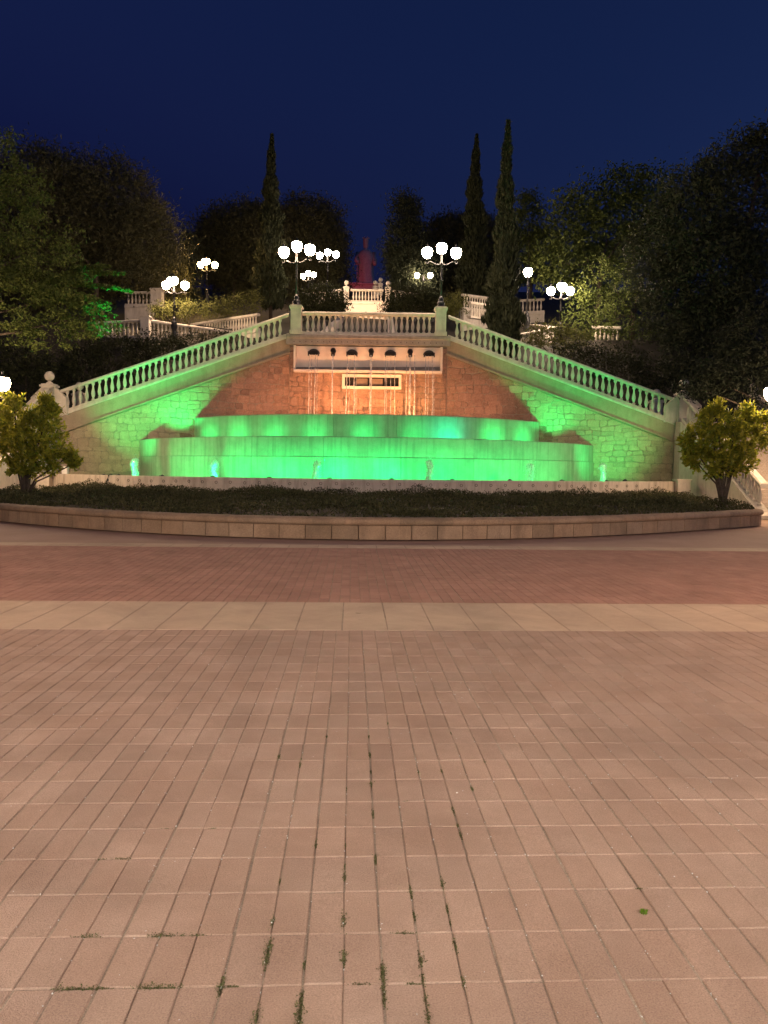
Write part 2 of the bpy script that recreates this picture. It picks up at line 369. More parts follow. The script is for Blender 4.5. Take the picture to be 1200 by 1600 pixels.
# moss growing in the joints, one low cushion of leaves per spot
spots_ = []
for px, py, l in ((548, 1320, 0), (549, 1352, 0), (548, 1370, 1), (548, 1440, 2), (549, 1497, 2), (553, 1505, 0), (582, 1150, 0), (586, 1180, 1), (588, 1225, 1), (592, 1272, 1), (598, 1340, 1),
                  (600, 1345, 0), (612, 1520, 2), (614, 1545, 1), (616, 1562, 1), (654, 1390, 1), (658, 1400, 0), (662, 1432, 1), (675, 1500, 2), (680, 1530, 1), (684, 1560, 1), (690, 1588, 2), (710, 1380, 1), (718, 1420, 1),
                  (724, 1440, 0), (731, 1475, 1), (734, 1482, 0), (746, 1535, 1), (700, 1205, 0), (724, 1265, 1), (732, 1290, 0), (738, 1305, 1), (716, 1145, 0), (742, 1190, 1), (755, 1232, 1),
                  (432, 1440, 1), (424, 1480, 2), (420, 1500, 2), (407, 1592, 2), (478, 1588, 3), (480, 1560, 1), (150, 1447, 2), (265, 1443, 2), (262, 1446, 0), (315, 1445, 1), (290, 1443, 0), (352, 1515, 2), (370, 1510, 0),
                  (118, 1520, 2), (145, 1520, 1), (170, 1515, 1), (245, 1515, 2), (270, 1515, 1), (282, 1515, 1), (196, 1330, 1), (162, 1332, 0), (335, 1284, 0), (268, 1285, 0), (498, 1320, 1), (432, 1182, 1), (470, 1195, 1),
                  (442, 1376, 0), (472, 1185, 0), (513, 1150, 0), (548, 1233, 0), (582, 1205, 0), (628, 1432, 1), (640, 1504, 0), (470, 1507, 0), (562, 1505, 1), (990, 1371, 0), (612, 1130, 0), (665, 1205, 0), (628, 1245, 0), (560, 958, 1), (562, 968, 0)):
    p = CAM + (fw*F+rt*(px-600)+up*(800-py))*(CZ/-(fw*F+rt*(px-600)+up*(800-py)).z)
    # snap to the nearest lengthwise or crosswise joint
    dx, dy = p.x-CX, p.y; u = dx*math.cos(PA)+dy*math.sin(PA); v = -dx*math.sin(PA)+dy*math.cos(PA)
    if v < V_BAND0:
        us = round((u+.012)/PU)*PU-.012; vs2 = V_BAND0-round((V_BAND0-v)/PVL)*PVL
        if px > 380 and px not in (628, 640, 562, 990): u = us
        else: v = vs2
    q = pw(u, v); n = (60, 110, 190, 280)[l]; s = (.007, .011, .015, .019)[l]
    along = 2.2 if abs(u-(round((u+.012)/PU)*PU-.012)) < .002 else .8
    off = rng.normal(size=(n, 2))*s
    C = np.stack([q[0]+off[:, 0]*(.45 if along > 1 else 1.6), q[1]+off[:, 1]*(1.6 if along > 1 else .45), np.abs(rng.normal(size=n))*s*.3-.005], 1)
    spots_.append(leaf_quads(C, .007, .004, axis=np.array([[0, 0, 1.0]]), spread=1.0))
quad_cloud('joint_moss', np.concatenate(spots_), MT['moss'], kind='stuff', label='dark green moss growing in the paving joints', category='moss')
d_ = fw*F+rt*(1006-600)+up*(800-1427); p = CAM+d_*(CZ/-d_.z)
t = thing('weed', 'single bright green weed sprouting from a paving joint', 'weed', (p.x, p.y, 0))
C = rng.normal(size=(40, 3))*np.array([.006, .006, .003])+np.array([0, 0, .006])
quad_cloud('leaves', leaf_quads(C, .015, .005, axis=C*40+np.array([0, 0, .5]), spread=.6), MT['weed'], t)
# pale grit washed over the joints
C = np.zeros((900, 3)); v = rng.uniform(1.9, 6.5, 900); u = rng.uniform(-1, 1, 900)*.55*v
uj = np.round((u+.012)/PU)*PU-.012+rng.normal(size=900)*.004; sel = rng.uniform(size=900) < .8; u = np.where(sel, uj, u)
for i in range(900): C[i] = pw(u[i], v[i], .001)
quad_cloud('grit', leaf_quads(C, .006, .005), MT['white_plastic'], kind='stuff', label='pale grit scattered along the paving joints', category='grit')

# ------------------------------------------------------------------ planting bed: kerb, soil, ground cover
kx = np.array([0, 2, 4.5, 7.2, 9.3, 11.6]); ky = np.array([16.25, 16.45, 17.3, 18.75, 20.3, 22.1]); KE = 11.55
def kerb_y(x): return float(np.polyval(KP, min(abs(x), KE)))
KP = np.polyfit(np.concatenate([-kx[::-1], kx]), np.concatenate([ky[::-1], ky]), 4)
half = [(x, kerb_y(x)) for x in np.linspace(0, KE, 120)]
cx_, cy_ = half[-1]; ang = math.atan2(half[-1][1]-half[-2][1], half[-1][0]-half[-2][0])
rad_ = 1.25; ccx, ccy = cx_-math.sin(ang)*rad_, cy_+math.cos(ang)*rad_
a0 = ang-math.pi/2
for k in range(1, 15):
    a = a0+(math.pi*.62-a0*0)*k/14*.75
    half.append((ccx+math.cos(a)*rad_, ccy+math.sin(a)*rad_))
lx, ly = half[-1]; dx, dy = lx-half[-2][0], ly-half[-2][1]; l_ = math.hypot(dx, dy)
half.append((lx+dx/l_*1.2, ly+dy/l_*1.2))
path = [(-x, y) for x, y in half[::-1]]+half[1:]
path = np.array(path); seg = np.concatenate([[0], np.cumsum(np.hypot(*np.diff(path, axis=0).T))])
def on_path(s): return (float(np.interp(s, seg, path[:, 0])), float(np.interp(s, seg, path[:, 1])))
kt = thing('planter_kerb', 'low curved stone kerb with rounded coping around the planting bed', 'kerb')
TOT = seg[-1]; nb = int(TOT/.56)
for i in range(nb):
    s0, s1 = TOT*i/nb+.008, TOT*(i+1)/nb-.008
    pr = .0+random.uniform(-.004, .004)
    MB().sweep([on_path(s) for s in np.linspace(s0, s1, 4)], [(pr, 0), (pr, .29), (pr-.012, .30), (-.30, .30), (-.30, 0)]).build('kerb_block', MT['kerb'], kt)
nc = int(TOT/1.12)
for i in range(nc):
    s0, s1 = TOT*i/nc+.003, TOT*(i+1)/nc-.003
    prof = [(-.32, .303), (.02, .303), (.05, .325), (.065, .36), (.06, .40), (.035, .435), (-.01, .455), (-.06, .46), (-.32, .46)]
    MB().sweep([on_path(s) for s in np.linspace(s0, s1, 6)], prof).build('coping_stone', MT['kerb'], kt)

# pool wall arc
def arc(yc, xe, ye):
    s_ = ye-yc; r_ = (xe*xe+s_*s_)/(2*s_); return r_, yc+r_, math.asin(xe/r_)
PW_R, PW_CY, PW_A = arc(26.0, 12.4, 30.6)
def pool_pt(a, r_=None): r_ = r_ or PW_R; return (r_*math.sin(a), PW_CY-r_*math.cos(a))
def pool_y(x): x = min(abs(x), PW_R*math.sin(PW_A)); return PW_CY-math.sqrt(PW_R**2-x*x)
# soil
bx = np.linspace(-11.95, 11.95, 60); mb = MB(); nv = 14
def bed_edge(x): return kerb_y(x)+.15 if abs(x) < KE else half[119][1]+(abs(x)-KE)*1.6+.2
def bed_z(x, tt): return .40+.24*tt**.8
for x in bx:
    y0, y1 = bed_edge(x), pool_y(x)+.3
    for k in range(nv): mb.v.append((x, y0+(y1-y0)*k/(nv-1), bed_z(x, k/(nv-1))))
for i in range(len(bx)-1):
    for k in range(nv-1): mb.f.append((i*nv+k, (i+1)*nv+k, (i+1)*nv+k+1, i*nv+k+1))
mb.build('planting_bed', MT['soil'], kind='structure', smooth=True)
n = 130000
x = rng.uniform(-11.85, 11.85, n); tt = rng.uniform(0, 1, n)**1.0
y0 = np.array([bed_edge(a) for a in x]); y1 = np.array([pool_y(a) for a in x]); y = y0+.1+(y1-y0-.18)*tt
bump_ = .07*np.sin(x*2.3+y*1.1)+.06*np.sin(y*3.1-x*1.3)+.05*np.sin(x*5.7)*np.sin(y*4.3)
h_ = np.clip(.15+bump_, .05, .4)*np.clip(np.minimum((y-y0)/.35, 1), .25, 1)
z = .40+.24*tt**.8+rng.uniform(.1, 1.0, n)*h_
pat = np.sin(x*1.3+y*.7)+np.sin(x*.61-y*1.9+1)+.8*np.sin(x*3.7+y*2.9)+.7*np.sin(y*5.1-x*2.2)
keep = rng.uniform(size=n) < np.clip(.62+.28*pat, .12, 1); z = z+np.clip(pat, 0, 2)*.05*rng.uniform(0, 1, n)
x, y, z = x[keep], y[keep], z[keep]
quad_cloud('ground_cover', leaf_quads(np.stack([x, y, z], 1), .085, .03, axis=np.array([[0, 0, .7]]), spread=1.3), MT['cover'], kind='stuff',
           label='dark low ground cover plants filling the curved bed', category='ground cover')

# ------------------------------------------------------------------ pool wall, tiers, water
pt = thing('pool_wall', 'low curved concrete fountain pool wall with a row of drain holes', 'wall', (0, 0, 0))
npan = 11; arcs = np.linspace(-PW_A, PW_A, npan+1)
for i in range(npan):
    aa = np.linspace(arcs[i]+.0003, arcs[i+1]-.0003, 9)
    MB().sweep([pool_pt(a) for a in aa], [(0, .3), (0, 1.13), (-.012, 1.15), (-.34, 1.15), (-.34, .3)]).build('wall_panel', MT['poolwall'], pt)
hole = MB().lathe([(.046, -.03), (.052, .008), (.04, .012), (.038, -.02), (0, -.02)], 10).mesh('drain_hole', MT['dark'])
nh = int(PW_R*2*(PW_A-.12)/.53)
for i in range(nh):
    a = -PW_A+.12+2*(PW_A-.12)*(i+.5)/nh; p = pool_pt(a)
    o = bpy.data.objects.new('drain_hole', hole); o.location = (p[0], p[1], .98+random.uniform(-.012, .012))
    o.rotation_euler = Vector((math.sin(a), -math.cos(a), 0)).to_track_quat('Z', 'Y').to_euler(); put(o, pt)
for s in (-1, 1):   # end piers and return walls towards the stair flights
    e = pool_pt(s*PW_A); xx = s*12.62
    MB().box((xx, e[1]-.12, .62), (.5, .5, 1.16)).box((xx, e[1]-.12, 1.225), (.58, .58, .05)).build('end_pier', MT['cast'], pt)
# cable over the wall
cp = [at(181, 741, 29.25)]; a_ = math.asin((at(181, 741, 29.2).x)/PW_R)
cpts = [(pool_pt(a_+k*.004, PW_R+o_)+(z_,)) for k, o_, z_ in ((-1, -.2, 1.17), (0, -.05, 1.185), (0, .03, 1.14), (-.6, .035, .98), (-2, .05, .83), (-4, .06, .72), (-6, .09, .64))]
tag(MB().tube(cpts, .022, 6).build('cable', MT['black_rubber'], None, True), 'black cable hanging over the pool wall near the round bush', 'cable')
LT = (27.9, 10.15, 34.35); UT = (31.2, 7.85, 34.9)
LR, LCY, LA = arc(*LT); UR, UCY, UA = arc(*UT)
def tier(name, label, Rr, cy_, A, zb, zt, npan, joint, grp):
    t = thing(name, label, 'fountain basin', group=grp); ar = np.linspace(-A, A, npan+1)
    P = lambda a, d=0: ((Rr+d)*math.sin(a), cy_-(Rr+d)*math.cos(a))
    for i in range(npan):
        aa = np.linspace(ar[i]+.0004, ar[i+1]-.0004, 8); q = [P(a) for a in aa]
        if joint:
            MB().sweep(q, [(.035, zb), (.035, joint-.012), (.01, joint-.004), (-.3, joint-.004), (-.3, zb)]).build('lower_panel', MT['tier'], t)
            MB().sweep(q, [(0, joint+.004), (0, zt-.02), (-.02, zt), (-.3, zt), (-.3, joint+.004)]).build('upper_panel', MT['tier'], t)
        else:
            MB().sweep(q, [(0, zb), (0, zt-.02), (-.02, zt), (-.3, zt), (-.3, zb)]).build('wall_panel', MT['tier'], t)
    return t
tier('fountain_tier', 'wide lower curved fountain basin lit green, with a joint line halfway', LR, LCY, LA, .8, 2.66, 9, 1.93, 'curved fountain tiers')
tier('fountain_tier', 'upper narrower curved fountain basin lit green below the stone wall', UR, UCY, UA, 2.3, 3.71, 7, None, 'curved fountain tiers')
def disc(name, Rr, cy_, A, z, yb):
    q = [(Rr*math.sin(a), cy_-Rr*math.cos(a), z) for a in np.linspace(-A, A, 40)]
    q += [(q[-1][0], yb, z), (q[0][0], yb, z)]
    return MB().add(q, [tuple(range(len(q)))]).build(name, MT['water'], kind='structure')
disc('pool_water', PW_R-.33, PW_CY, PW_A, .99, 34.5)
disc('lower_basin_water', LR-.29, LCY, LA, 2.50, 35.4)
disc('upper_basin_water', UR-.29, UCY, UA, 3.56, 35.9)

# ------------------------------------------------------------------ rubble walls (Voronoi stones)
def clip(poly, a, b, c):           # keep a*x+b*y<=c
    out = []
    for i in range(len(poly)):
        p, q = poly[i], poly[(i+1) % len(poly)]; dp, dq = a*p[0]+b*p[1]-c, a*q[0]+b*q[1]-c
        if dp <= 0: out.append(p)
        if (dp < 0) != (dq < 0) and dp != dq:
            t_ = dp/(dp-dq); out.append((p[0]+(q[0]-p[0])*t_, p[1]+(q[1]-p[1])*t_))
    return out
def rubble(bounds, sw, sh):
    """polygons of roughly squared, unevenly coursed stones filling a convex polygon (u,z)"""
    us = [p[0] for p in bounds]; zs = [p[1] for p in bounds]; out = []
    n_ = len(bounds); area = sum(bounds[i][0]*bounds[(i+1) % n_][1]-bounds[(i+1) % n_][0]*bounds[i][1] for i in range(n_))
    bd = bounds if area > 0 else bounds[::-1]
    lines = []; z = min(zs)-sh
    while z < max(zs)+2*sh:
        ph = [random.uniform(0, 6.28) for _ in range(3)]; lines.append((z, ph)); z += sh*random.uniform(.72, 1.35)
    def lz(k, u): z_, p = lines[k]; return z_+sh*(.16*math.sin(u*1.9+p[0])+.10*math.sin(u*5.3+p[1])+.07*math.sin(u*11+p[2]))
    cells = []
    for k in range(len(lines)-1):
        u = min(us)-sw*random.uniform(.2, 1)
        while u < max(us)+sw:
            ww = sw*random.uniform(.55, 1.6); t0, t1 = random.uniform(-.10, .10)*sw, random.uniform(-.10, .10)*sw
            a, b = u, u+ww
            q = [(a-t0*.5, lz(k, a)), (b-t1*.5, lz(k, b)), (b+t1*.5, lz(k+1, b)), (a+t0*.5, lz(k+1, a))]
            if random.random() < .16 and ww > sw*.6:       # two thin stones on top of each other
                m_ = random.uniform(.4, .6); ml = (q[0][0]*(1-m_)+q[3][0]*m_, q[0][1]*(1-m_)+q[3][1]*m_); mr_ = (q[1][0]*(1-m_)+q[2][0]*m_, q[1][1]*(1-m_)+q[2][1]*m_)
                cells += [[q[0], q[1], mr_, ml], [ml, mr_, q[2], q[3]]]
            else: cells.append(q)
            u = b
    for q in cells:
        poly = []
        for i in range(4):        # knock the corners off by an uneven amount
            p0, p1, p2 = q[i-1], q[i], q[(i+1) % 4]
            l0 = math.dist(p0, p1); l1 = math.dist(p1, p2); c = min(l0, l1)*random.uniform(.06, .28)
            for pp, l in ((p0, l0), (p2, l1)): k_ = c/max(l, 1e-4); poly.append((p1[0]+(pp[0]-p1[0])*k_, p1[1]+(pp[1]-p1[1])*k_))
        for m in range(n_):
            if len(poly) < 3: break
            A, B = bd[m], bd[(m+1) % n_]; nx, nz = B[1]-A[1], -(B[0]-A[0]); poly = clip(poly, nx, nz, nx*A[0]+nz*A[1])
        if len(poly) >= 3:
            ar = abs(sum(poly[m][0]*poly[(m+1) % len(poly)][1]-poly[(m+1) % len(poly)][0]*poly[m][1] for m in range(len(poly))))/2
            if ar > sw*sh*.06: out.append(poly)
    return out
def shrink(poly, d):
    c = (sum(p[0] for p in poly)/len(poly), sum(p[1] for p in poly)/len(poly))
    o = []
    for p in poly:
        l = math.hypot(p[0]-c[0], p[1]-c[1]); k = max(.2, 1-d/max(l, 1e-4)); o.append((c[0]+(p[0]-c[0])*k, c[1]+(p[1]-c[1])*k))
    return o
def stone_wall(parent, O, U, Nn, bounds, sw, sh, n_single=300, mt='stone', mtm='stone_m', rel=1.0, brown=None):
    O, U, Nn = Vector(O), Vector(U).normalized(), Vector(Nn).normalized(); polys = rubble(bounds, sw, sh)
    polys.sort(key=lambda p: -p[0][1]); mass = MB()
    for i, poly in enumerate(polys):
        dp = random.uniform(.015, .05)*rel; rings = [(shrink(poly, .006), 0), (shrink(poly, .012), dp*.7), (shrink(poly, .04), dp)]
        m = len(poly); v = []; f = []
        for rg, d in rings:
            for u, z in rg: v.append(O+U*u+Vector((0, 0, z))+Nn*(d+random.uniform(-.004, .004)))
        for l in (0, m):
            for k in range(m): f.append((l+k, l+(k+1) % m, l+m+(k+1) % m, l+m+k))
        f.append(tuple(range(2*m, 3*m)))
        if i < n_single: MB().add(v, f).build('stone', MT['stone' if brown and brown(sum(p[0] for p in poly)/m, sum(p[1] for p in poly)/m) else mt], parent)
        else: mass.add(v, f)
    if mass.v: mass.build('stones', MT[mtm], parent, kind='stuff')

DECK = 7.63; XW, YW = 3.65, 36.0; XE, YE, ZE = 13.3, 33.3, 3.65
BAND = .80      # plain band between the stair plinth and its string course
ct = thing('retaining_wall', 'brown rubble stone wall under the spout panel, lit orange from below', 'wall')
MB().box((0, YW+1.2, DECK/2-.2), (2*XW, 2.4, DECK-.42)).build('wall_core', MT['mortar'], ct)
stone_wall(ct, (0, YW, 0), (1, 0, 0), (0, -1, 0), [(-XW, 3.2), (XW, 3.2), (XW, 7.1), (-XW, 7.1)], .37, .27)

def handrail_prof(w, z0): return [(-w/2, z0), (w/2, z0), (w/2+.02, z0+.05), (w/2+.02, z0+.10), (w/2-.02, z0+.15), (-w/2+.02, z0+.15), (-w/2-.02, z0+.10), (-w/2-.02, z0+.05)]
BAL_PROF = [(.075, 0), (.075, .07), (.05, .08), (.045, .10), (.075, .20), (.088, .28), (.08, .36), (.05, .50), (.036, .60), (.036, .63), (.055, .645), (.05, .67), (.075, .69), (.078, .78)]
bal_mesh = MB().lathe(BAL_PROF, 8).mesh('baluster', MT['cast'], False)
bal_far = MB().lathe([(.075, 0), (.05, .08), (.088, .28), (.036, .6), (.078, .78)], 6).mesh('baluster', MT['cast'], False)
def balustrade(name, label, p0, p1, group=None, k=1.0, spacing=.26, trim=0.0, far=False, t=None):
    """straight run from p0 to p1 (points on the plinth's underside), may climb"""
    p0, p1 = Vector(p0), Vector(p1); t = t or thing(name, label, 'balustrade', p0, 0, group); d = p1-p0
    q = [(0, 0, 0), tuple(d)]
    MB().sweep(q, [(-.16*k, 0), (.16*k, 0), (.16*k, .10*k), (.14*k, .13*k), (-.14*k, .13*k), (-.16*k, .10*k)]).build('plinth', MT['cast'], t)
    MB().sweep(q, handrail_prof(.25*k, .90*k)).build('handrail', MT['cast'], t)
    hl = math.hypot(d.x, d.y); n = max(2, int(round((hl-2*trim)/(spacing*k)))); rz = math.atan2(d.y, d.x)
    for i in range(n):
        s = (trim+(hl-2*trim)*(i+.5)/n)/hl; o = bpy.data.objects.new('baluster', bal_far if far else bal_mesh)
        o.location = d*s+Vector((0, 0, .125*k)); o.scale = (k, k, k*1.005); o.rotation_euler = (0, 0, rz); put(o, t)
    return t
def pedestal(name, label, loc, h=1.22, w=.46, ball=0.0, group=None, shoulders=False):
    t = thing(name, label, 'post', loc, 0, group)
    MB().box((0, 0, h/2), (w, w, h)).box((0, 0, .09), (w+.08, w+.08, .18)).build('shaft', MT['cast'], t)
    MB().box((0, 0, h+.04), (w+.12, w+.12, .08)).box((0, 0, h+.105), (w+.02, w+.02, .05)).build('cap', MT['cast'], t)
    if ball:
        z = h+.13
        prof = [(.15, 0), (.14, .05), (.07, .10), (.065, .15)]+[(max(.01, ball*math.cos(a)), .15+ball*.9+ball*math.sin(a)) for a in np.linspace(-1.2, 1.57, 9)]
        MB().lathe([(r_, z+zz) for r_, zz in prof], 14).build('ball_finial', MT['cast'], t, True)
    if shoulders:
        for s in (-1, 1):
            MB().add([(s*w/2, -.14, .02), (s*(w/2+.55), -.14, .02), (s*(w/2+.5), -.14, h*.62), (s*w/2, -.14, h*1.02), (s*w/2, .14, .02), (s*(w/2+.55), .14, .02), (s*(w/2+.5), .14, h*.62), (s*w/2, .14, h*1.02)],
                     [(0, 1, 2, 3), (4, 7, 6, 5), (0, 4, 5, 1), (1, 5, 6, 2), (2, 6, 7, 3), (3, 7, 4, 0)]).build('scroll_shoulder', MT['cast'], t)
    return t

# stair walls left and right of the centre, with plain band, string course, balustrade, steps
SIDE = {-1: 'left', 1: 'right'}
for s in (-1, 1):
    A = Vector((s*XW, YW, 0)); B = Vector((s*XE, YE, 0)); U = (B-A).normalized(); Ln = (B-A).length; Nn = Vector((U.y, -U.x, 0)) if s > 0 else Vector((-U.y, U.x, 0))
    if Nn.y > 0: Nn = -Nn
    sl = (ZE-DECK)/Ln; nm = 'stair_wall'
    wt = thing(nm, ('left-hand' if s < 0 else 'right-hand')+' sloping stone stair wall lit green, beside the '+('round bush with the cable' if s < 0 else 'dark conifer'), 'wall')
    zb = lambda u: DECK+sl*u
    back = -Nn*.5
    def slab_(name, z0f, z1f, d0, d1, mat, u0_=0.0, u1_=Ln):
        v = []
        for u in (u0_, u1_):
            for z, d in ((z0f(u), d0), (z1f(u), d0), (z1f(u), d1), (z0f(u), d1)):
                v.append(A+U*u+Nn*d+Vector((0, 0, z)))
        return MB().add(v, [(0, 1, 2, 3), (7, 6, 5, 4), (0, 4, 5, 1), (1, 5, 6, 2), (2, 6, 7, 3), (3, 7, 4, 0)]).build(name, mat, wt)
    slab_('wall_core', lambda u: 0, lambda u: zb(u)-BAND-.02, 0, -.5, MT['mortar_p'])
    slab_('plain_band', lambda u: zb(u)-BAND+.06, lambda u: zb(u)-.004, .05, -.5, MT['band'])
    slab_('string_course', lambda u: zb(u)-BAND-.03, lambda u: zb(u)-BAND+.055, .17, -.3, MT['band'])
    slab_('edge_moulding', lambda u: zb(u)-.10, lambda u: zb(u)-.002, .13, .045, MT['cast'])
    stone_wall(wt, A, U, Nn, [(0.02, 2.2), (Ln, .9), (Ln, zb(Ln)-BAND-.05), (0.02, zb(0)-BAND-.05)], .40, .27, 300, 'stone_p', 'stone_pm', .8, lambda u, z: u < 4.25-(z-3.7)*.66+random.uniform(-.1, .1))  # wall's brown stone, cut along the cast shadow's edge so shade is painted in
    pa = A+U*.05+back*.2; pb = B+back*.2
    balustrade('balustrade', ('left' if s < 0 else 'right')+' sloping stair balustrade glowing green, climbing to the central lamp post', (pa.x, pa.y, zb(.05)), (pb.x, pb.y, ZE), 'sloping stair balustrades', trim=.25)
    st = thing('staircase', ('left' if s < 0 else 'right')+' upper stone staircase behind the green balustrade', 'stairs', group='upper staircases')
    ns = 25
    for i in range(ns):
        u0_, u1_ = Ln*i/ns, Ln*(i+1)/ns+.02; zt_ = DECK-(DECK-ZE)*(i+.5)/ns-.05
        v = []
        for z in (zt_-.9, zt_):
            for u, d in ((u0_, -.5), (u1_, -.5), (u1_, -3.4), (u0_, -3.4)): v.append(A+U*u+Nn*d+Vector((0, 0, z)))
        MB().add(v, [(3, 2, 1, 0), (4, 5, 6, 7), (0, 1, 5, 4), (1, 2, 6, 5), (2, 3, 7, 6), (3, 0, 4, 7)]).build('step', MT['stair'], st)
    # landing and lower flight coming down towards the plaza
    lf = thing('staircase', ('left' if s < 0 else 'right')+' lower stone flight coming down to the plaza beside the round bush', 'stairs', group='lower staircases')
    MB().box((s*(XE+1.75), YE+1.1, ZE/2), (3.5, 4.0, ZE)).build('landing', MT['stair'], lf)
    YB = 25.2; nl = 26
    for i in range(nl):
        y0_ = YE-.9-(YE-.9-YB)*i/nl; zt_ = ZE*(1-(i+1)/(nl+1))
        MB().box((s*(XE+1.75), y0_-(YE-.9-YB)/nl/2, zt_/2), (2.9, (YE-.9-YB)/nl+.02, zt_)).build('step', MT['stair'], lf)
    for xx, nme in ((XE+.12, 'inner'), (XE+3.4, 'outer')):
        v = []
        for x_ in (s*xx-.2, s*xx+.2): v += [(x_, YE-.9, 0), (x_, YB, 0), (x_, YB, .12), (x_, YE-.9, ZE+.02)]
        MB().add(v, [(0, 1, 2, 3), (7, 6, 5, 4), (0, 4, 5, 1), (1, 5, 6, 2), (2, 6, 7, 3), (3, 7, 4, 0)]).build('stringer_wall', MT['cast'], lf)
        balustrade('balustrade', ('left ' if s < 0 else 'right ')+nme+' balustrade of the lower flight, beside the round bush', (s*xx, YE-.9, ZE+.03), (s*xx, YB+.25, .13), 'lower flight balustrades', trim=.2)
    pedestal('newel_post', ('left' if s < 0 else 'right')+' ball-topped stone post where the green balustrade ends', (s*(XE+.35), YE+.02, ZE), 1.2, .5, .21, 'ball-topped posts', True)
    pedestal('newel_post', ('left' if s < 0 else 'right')+' outer ball-topped stone post of the stair landing', (s*(XE+3.4), YE+.1, ZE), 1.1, .46, .19, 'ball-topped posts', True)
    pedestal('newel_post', ('left' if s < 0 else 'right')+' rear ball-topped post just behind the landing post', (s*(XE+.2), YE+2.9, ZE), 1.1, .46, .19, 'ball-topped posts')

# terrace deck, fascia, centre balustrade
dk = thing('terrace', 'grey terrace edge projecting above the row of water spouts', 'terrace')
MB().box((0, YW+2.75, DECK-.25), (2*XW+.5, 4.5, .48)).build('deck_slab', MT['stair'], dk)
MB().sweep([(-XW-.12, YW-.05), (XW+.12, YW-.05)], [(-.55, DECK-.45), (.34, DECK-.45), (.34, DECK-.20), (.42, DECK-.16), (.42, DECK-.04), (.38, DECK-.006), (-.55, DECK-.006)]).build('fascia', MT['fascia'], dk)
hm = MB().lathe([(.02, 0), (.02, .014), (0, .015)], 8).mesh('drip_hole', MT['dark'])
for i in range(26):
    o = bpy.data.objects.new('drip_hole', hm); o.location = (-3.4+6.8*i/25, YW-.39, DECK-.33); o.rotation_euler = (R(90), 0, 0); put(o, dk)
balustrade('balustrade', 'level central balustrade between the two lamp posts above the spouts', (-3.05, YW-.2, DECK), (3.05, YW-.2, DECK), None, trim=.12)
for s in (-1, 1):
    pedestal('lamp_pedestal', ('left' if s < 0 else 'right')+' square stone pedestal under the central street lamp', (s*3.32, YW-.2, DECK-.002), 1.20, .48, 0, 'lamp pedestals')
# spout panel: framed niche
sp = thing('spout_panel', 'pale framed niche panel holding seven dark water spouts', 'panel')
zp0, zp1 = 5.93, 7.14; xp = 3.36
MB().box((0, YW-.07, (zp0+zp1)/2), (2*xp, .06, zp1-zp0-.01)).build('back_panel', MT['panel'], sp)
MB().box((0, YW-.22, zp0+.05), (2*xp+.10, .42, .10)).build('sill', MT['panel'], sp)
for s in (-1, 1): MB().box((s*(xp+.02), YW-.18, (zp0+zp1)/2+.06), (.10, .32, zp1-zp0-.13)).build('jamb', MT['panel'], sp)
MB().add([(-xp+.04, YW-.10, zp0+.24), (xp-.04, YW-.10, zp0+.33), (xp-.04, YW-.34, zp0+.102), (-xp+.04, YW-.34, zp0+.102), (-xp+.04, YW-.10, zp0+.1), (xp-.04, YW-.10, zp0+.1)],
         [(0, 1, 2, 3), (1, 5, 2), (0, 3, 4), (0, 4, 5, 1), (3, 2, 5, 4)]).build('splash_ledge', MT['fascia'], sp)
SPX = [at(px, 552, 35.75).x for px in (490, 520.5, 550, 580, 610, 641, 670.5)]
for i, x_ in enumerate(SPX):
    zc = 6.86
    if i % 2 == 0:   # wide mouth with an arched hood
        mb = MB(); n_ = 9; v = []
        for y_, r_ in ((YW-.09, .28), (YW-.34, .24)):
            for k in range(n_): a = math.pi*k/(n_-1); v.append((x_+r_*math.cos(a), y_, zc-.08+r_*.85*math.sin(a)))
        f = [(k, k+1, k+1+n_, k+n_) for k in range(n_-1)]+[tuple(range(n_)), tuple(range(2*n_-1, n_-1, -1)), (0, n_, 2*n_-1, n_-1)]
        h = mb.add(v, f).build('spout', MT['bronze'], sp, label='wide hooded water spout')
        MB().box((x_, YW-.36, zc-.07), (.46, .10, .16)).build('mouth', MT['dark'], h)
        for s in (-1, 1): MB().box((x_+s*.23, YW-.36, zc-.10), (.05, .12, .2)).build('cheek', MT['bronze'], h)
    else:
        h = MB().tube([(x_, YW-.09, zc+.06), (x_, YW-.22, zc+.08), (x_, YW-.34, zc+.02), (x_, YW-.39, zc-.10), (x_, YW-.40, zc-.2)], [.13, .125, .115, .10, .085], 10).build('spout', MT['bronze'], sp, True, label='narrow downturned water spout')
        MB().lathe([(.07, 0), (.07, .01), (0, .01)], 10, (x_, YW-.40, zc-.212)).build('mouth', MT['dark'], h)
# slot opening
so = thing('slot_opening', 'small framed slot opening in the stone wall below the spouts', 'opening')
x0_, x1_ = at(535, 596, YW).x, at(627, 596, YW).x; z0_, z1_ = 5.20, 5.86; xm = (x0_+x1_)/2; W_ = x1_-x0_
for z_ in (z0_+.06, z1_-.06): MB().box((xm, YW-.09, z_), (W_, .3, .12)).build('frame_bar', MT['panel'], so)
for x_ in (x0_+.06, x1_-.06): MB().box((x_, YW-.088, (z0_+z1_)/2), (.12, .29, z1_-z0_-.24)).build('frame_bar', MT['panel'], so)
MB().box((xm, YW-.065, (z0_+z1_)/2), (W_-.2, .01, z1_-z0_-.2)).build('recess_shade', MT['dark'], so)  # flat near-black plate paints the shade inside the slot
for x_ in (xm-.45, xm+.25): MB().box((x_, YW-.085, (z0_+z1_)/2), (.5, .03, .3)).build('inner_block', MT['mortar'], so)

